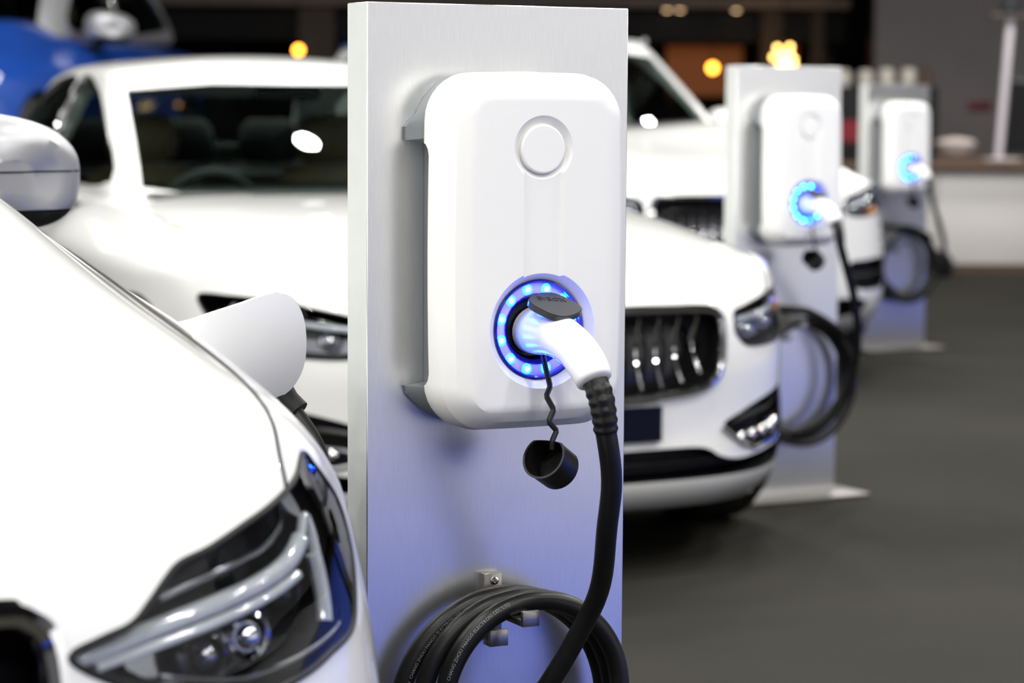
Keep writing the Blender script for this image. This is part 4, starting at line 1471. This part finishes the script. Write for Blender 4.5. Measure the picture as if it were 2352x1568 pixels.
# dark wooden pavilion across the back
pv = thing('pavilion', 'dark brown wooden pavilion across the back of the hall', 'pavilion', (2.0, 27.0, 0))
for x, w_ in ((-1.0, .10), (.80, .115), (1.30, .075), (-4.15, .20)):
    put('post', boxm(x - w_, x + w_, -.1, .1, .0005, 3.2), WOODD if x > -4 else GREYP, pv)
put('soffit', boxm(-6.5, 1.62, -.3, 1.8, 2.34, 2.44), mat('pale_brown_soffit', (.30, .25, .22), .7, noise=(3, .1)), pv)
put('lintel', boxm(-6.5, 1.62, .12, .22, 1.98, 2.339), MATTE, pv)
put('back_board', boxm(-6.5, 1.62, 1.6, 1.7, .0005, 2.339), WALLD, pv)
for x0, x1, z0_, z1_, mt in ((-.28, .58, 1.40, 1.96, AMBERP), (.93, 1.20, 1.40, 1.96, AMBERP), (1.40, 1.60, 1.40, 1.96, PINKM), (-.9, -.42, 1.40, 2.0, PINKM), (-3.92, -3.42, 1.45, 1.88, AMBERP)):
    put('wall_panel', boxm(x0, x1, .9, .94, z0_, z1_), mt, pv)  # wall panels; the amber ones glow in place of warm lamp light
put('end_panel', boxm(1.86, 2.02, -.1, .1, .0005, 2.05), PINKM, pv)


def pendant(x, y, z, r_, m_, label, top=7.0, group=None):
    p = thing('pendant_lamp', label, 'lamp', (x, y, z), 0, group)
    put('bulb', lathe(bmesh.new(), [(r_ * math.sin(a * PI / 8), -r_ * math.cos(a * PI / 8)) for a in range(9)], 14), m_, p)
    put('cord', tube(bmesh.new(), [(0, 0, r_ * .9), (0, 0, top - z)], .006, 6), MATTE, p)
    return p


pendant(2.09, 26.0, 1.68, .050, BULBO, 'orange pendant lamp left of the middle station', group='hanging lamps')
pendant(-2.26, 26.0, 1.84, .045, BULBO, 'amber pendant lamp glowing above the sedan roof', group='hanging lamps')
for x, nm in ((1.66, 'warm downlight under the pavilion soffit, leftmost of three'), (1.80, 'dimmer downlight under the pavilion soffit, middle of three'), (2.41, 'warm downlight under the pavilion soffit, rightmost of three')):
    p = thing('downlight', nm, 'lamp', (x, 26.9, 2.34), 0, 'downlights')
    put('housing', lathe(bmesh.new(), [(.06, -.001), (.06, -.02), (.05, -.022), (.045, -.004), (0, -.004)], 18), MATTE, p)
    put('bulb', lathe(bmesh.new(), [(.044, -.006), (.04, -.022), (.02, -.032), (0, -.034)], 14), BULBP, p)
ch = thing('bulb_chandelier', 'cluster of glowing yellow bulbs above the middle station', 'chandelier', (2.86, 26.2, 1.80))
put('ring_frame', tube(bmesh.new(), [(.12 * math.cos(a * PI / 10), .12 * math.sin(a * PI / 10), .16) for a in range(20)], .008, 6, True), MATTE, ch)
put('stem', tube(bmesh.new(), [(0, 0, .16), (0, 0, 5.2)], .008, 6), MATTE, ch)
bl = mesh_of(lathe(bmesh.new(), [(.026 * math.sin(a * PI / 6), -.026 * math.cos(a * PI / 6)) for a in range(7)], 10), 'bulb')
for dx, dy, dz in ((-.11, 0, 0), (-.06, .10, .10), (-.05, -.1, .02), (-.05, -.08, -.08), (0, .05, -.05), (.02, .1, .02), (.06, 0, .11), (.05, -.1, .03), (.10, .02, -.02), (.05, .06, -.07), (.10, -.05, -.09), (.0, -.12, -.09)):
    o = put('bulb', bl, BULBY, ch)
    o.location = (dx, dy, dz)
for k in range(3):
    put('arm', tube(bmesh.new(), [(.12 * math.cos(k * 2.1), .12 * math.sin(k * 2.1), .16), (0, 0, .30)], .005, 5), MATTE, ch)
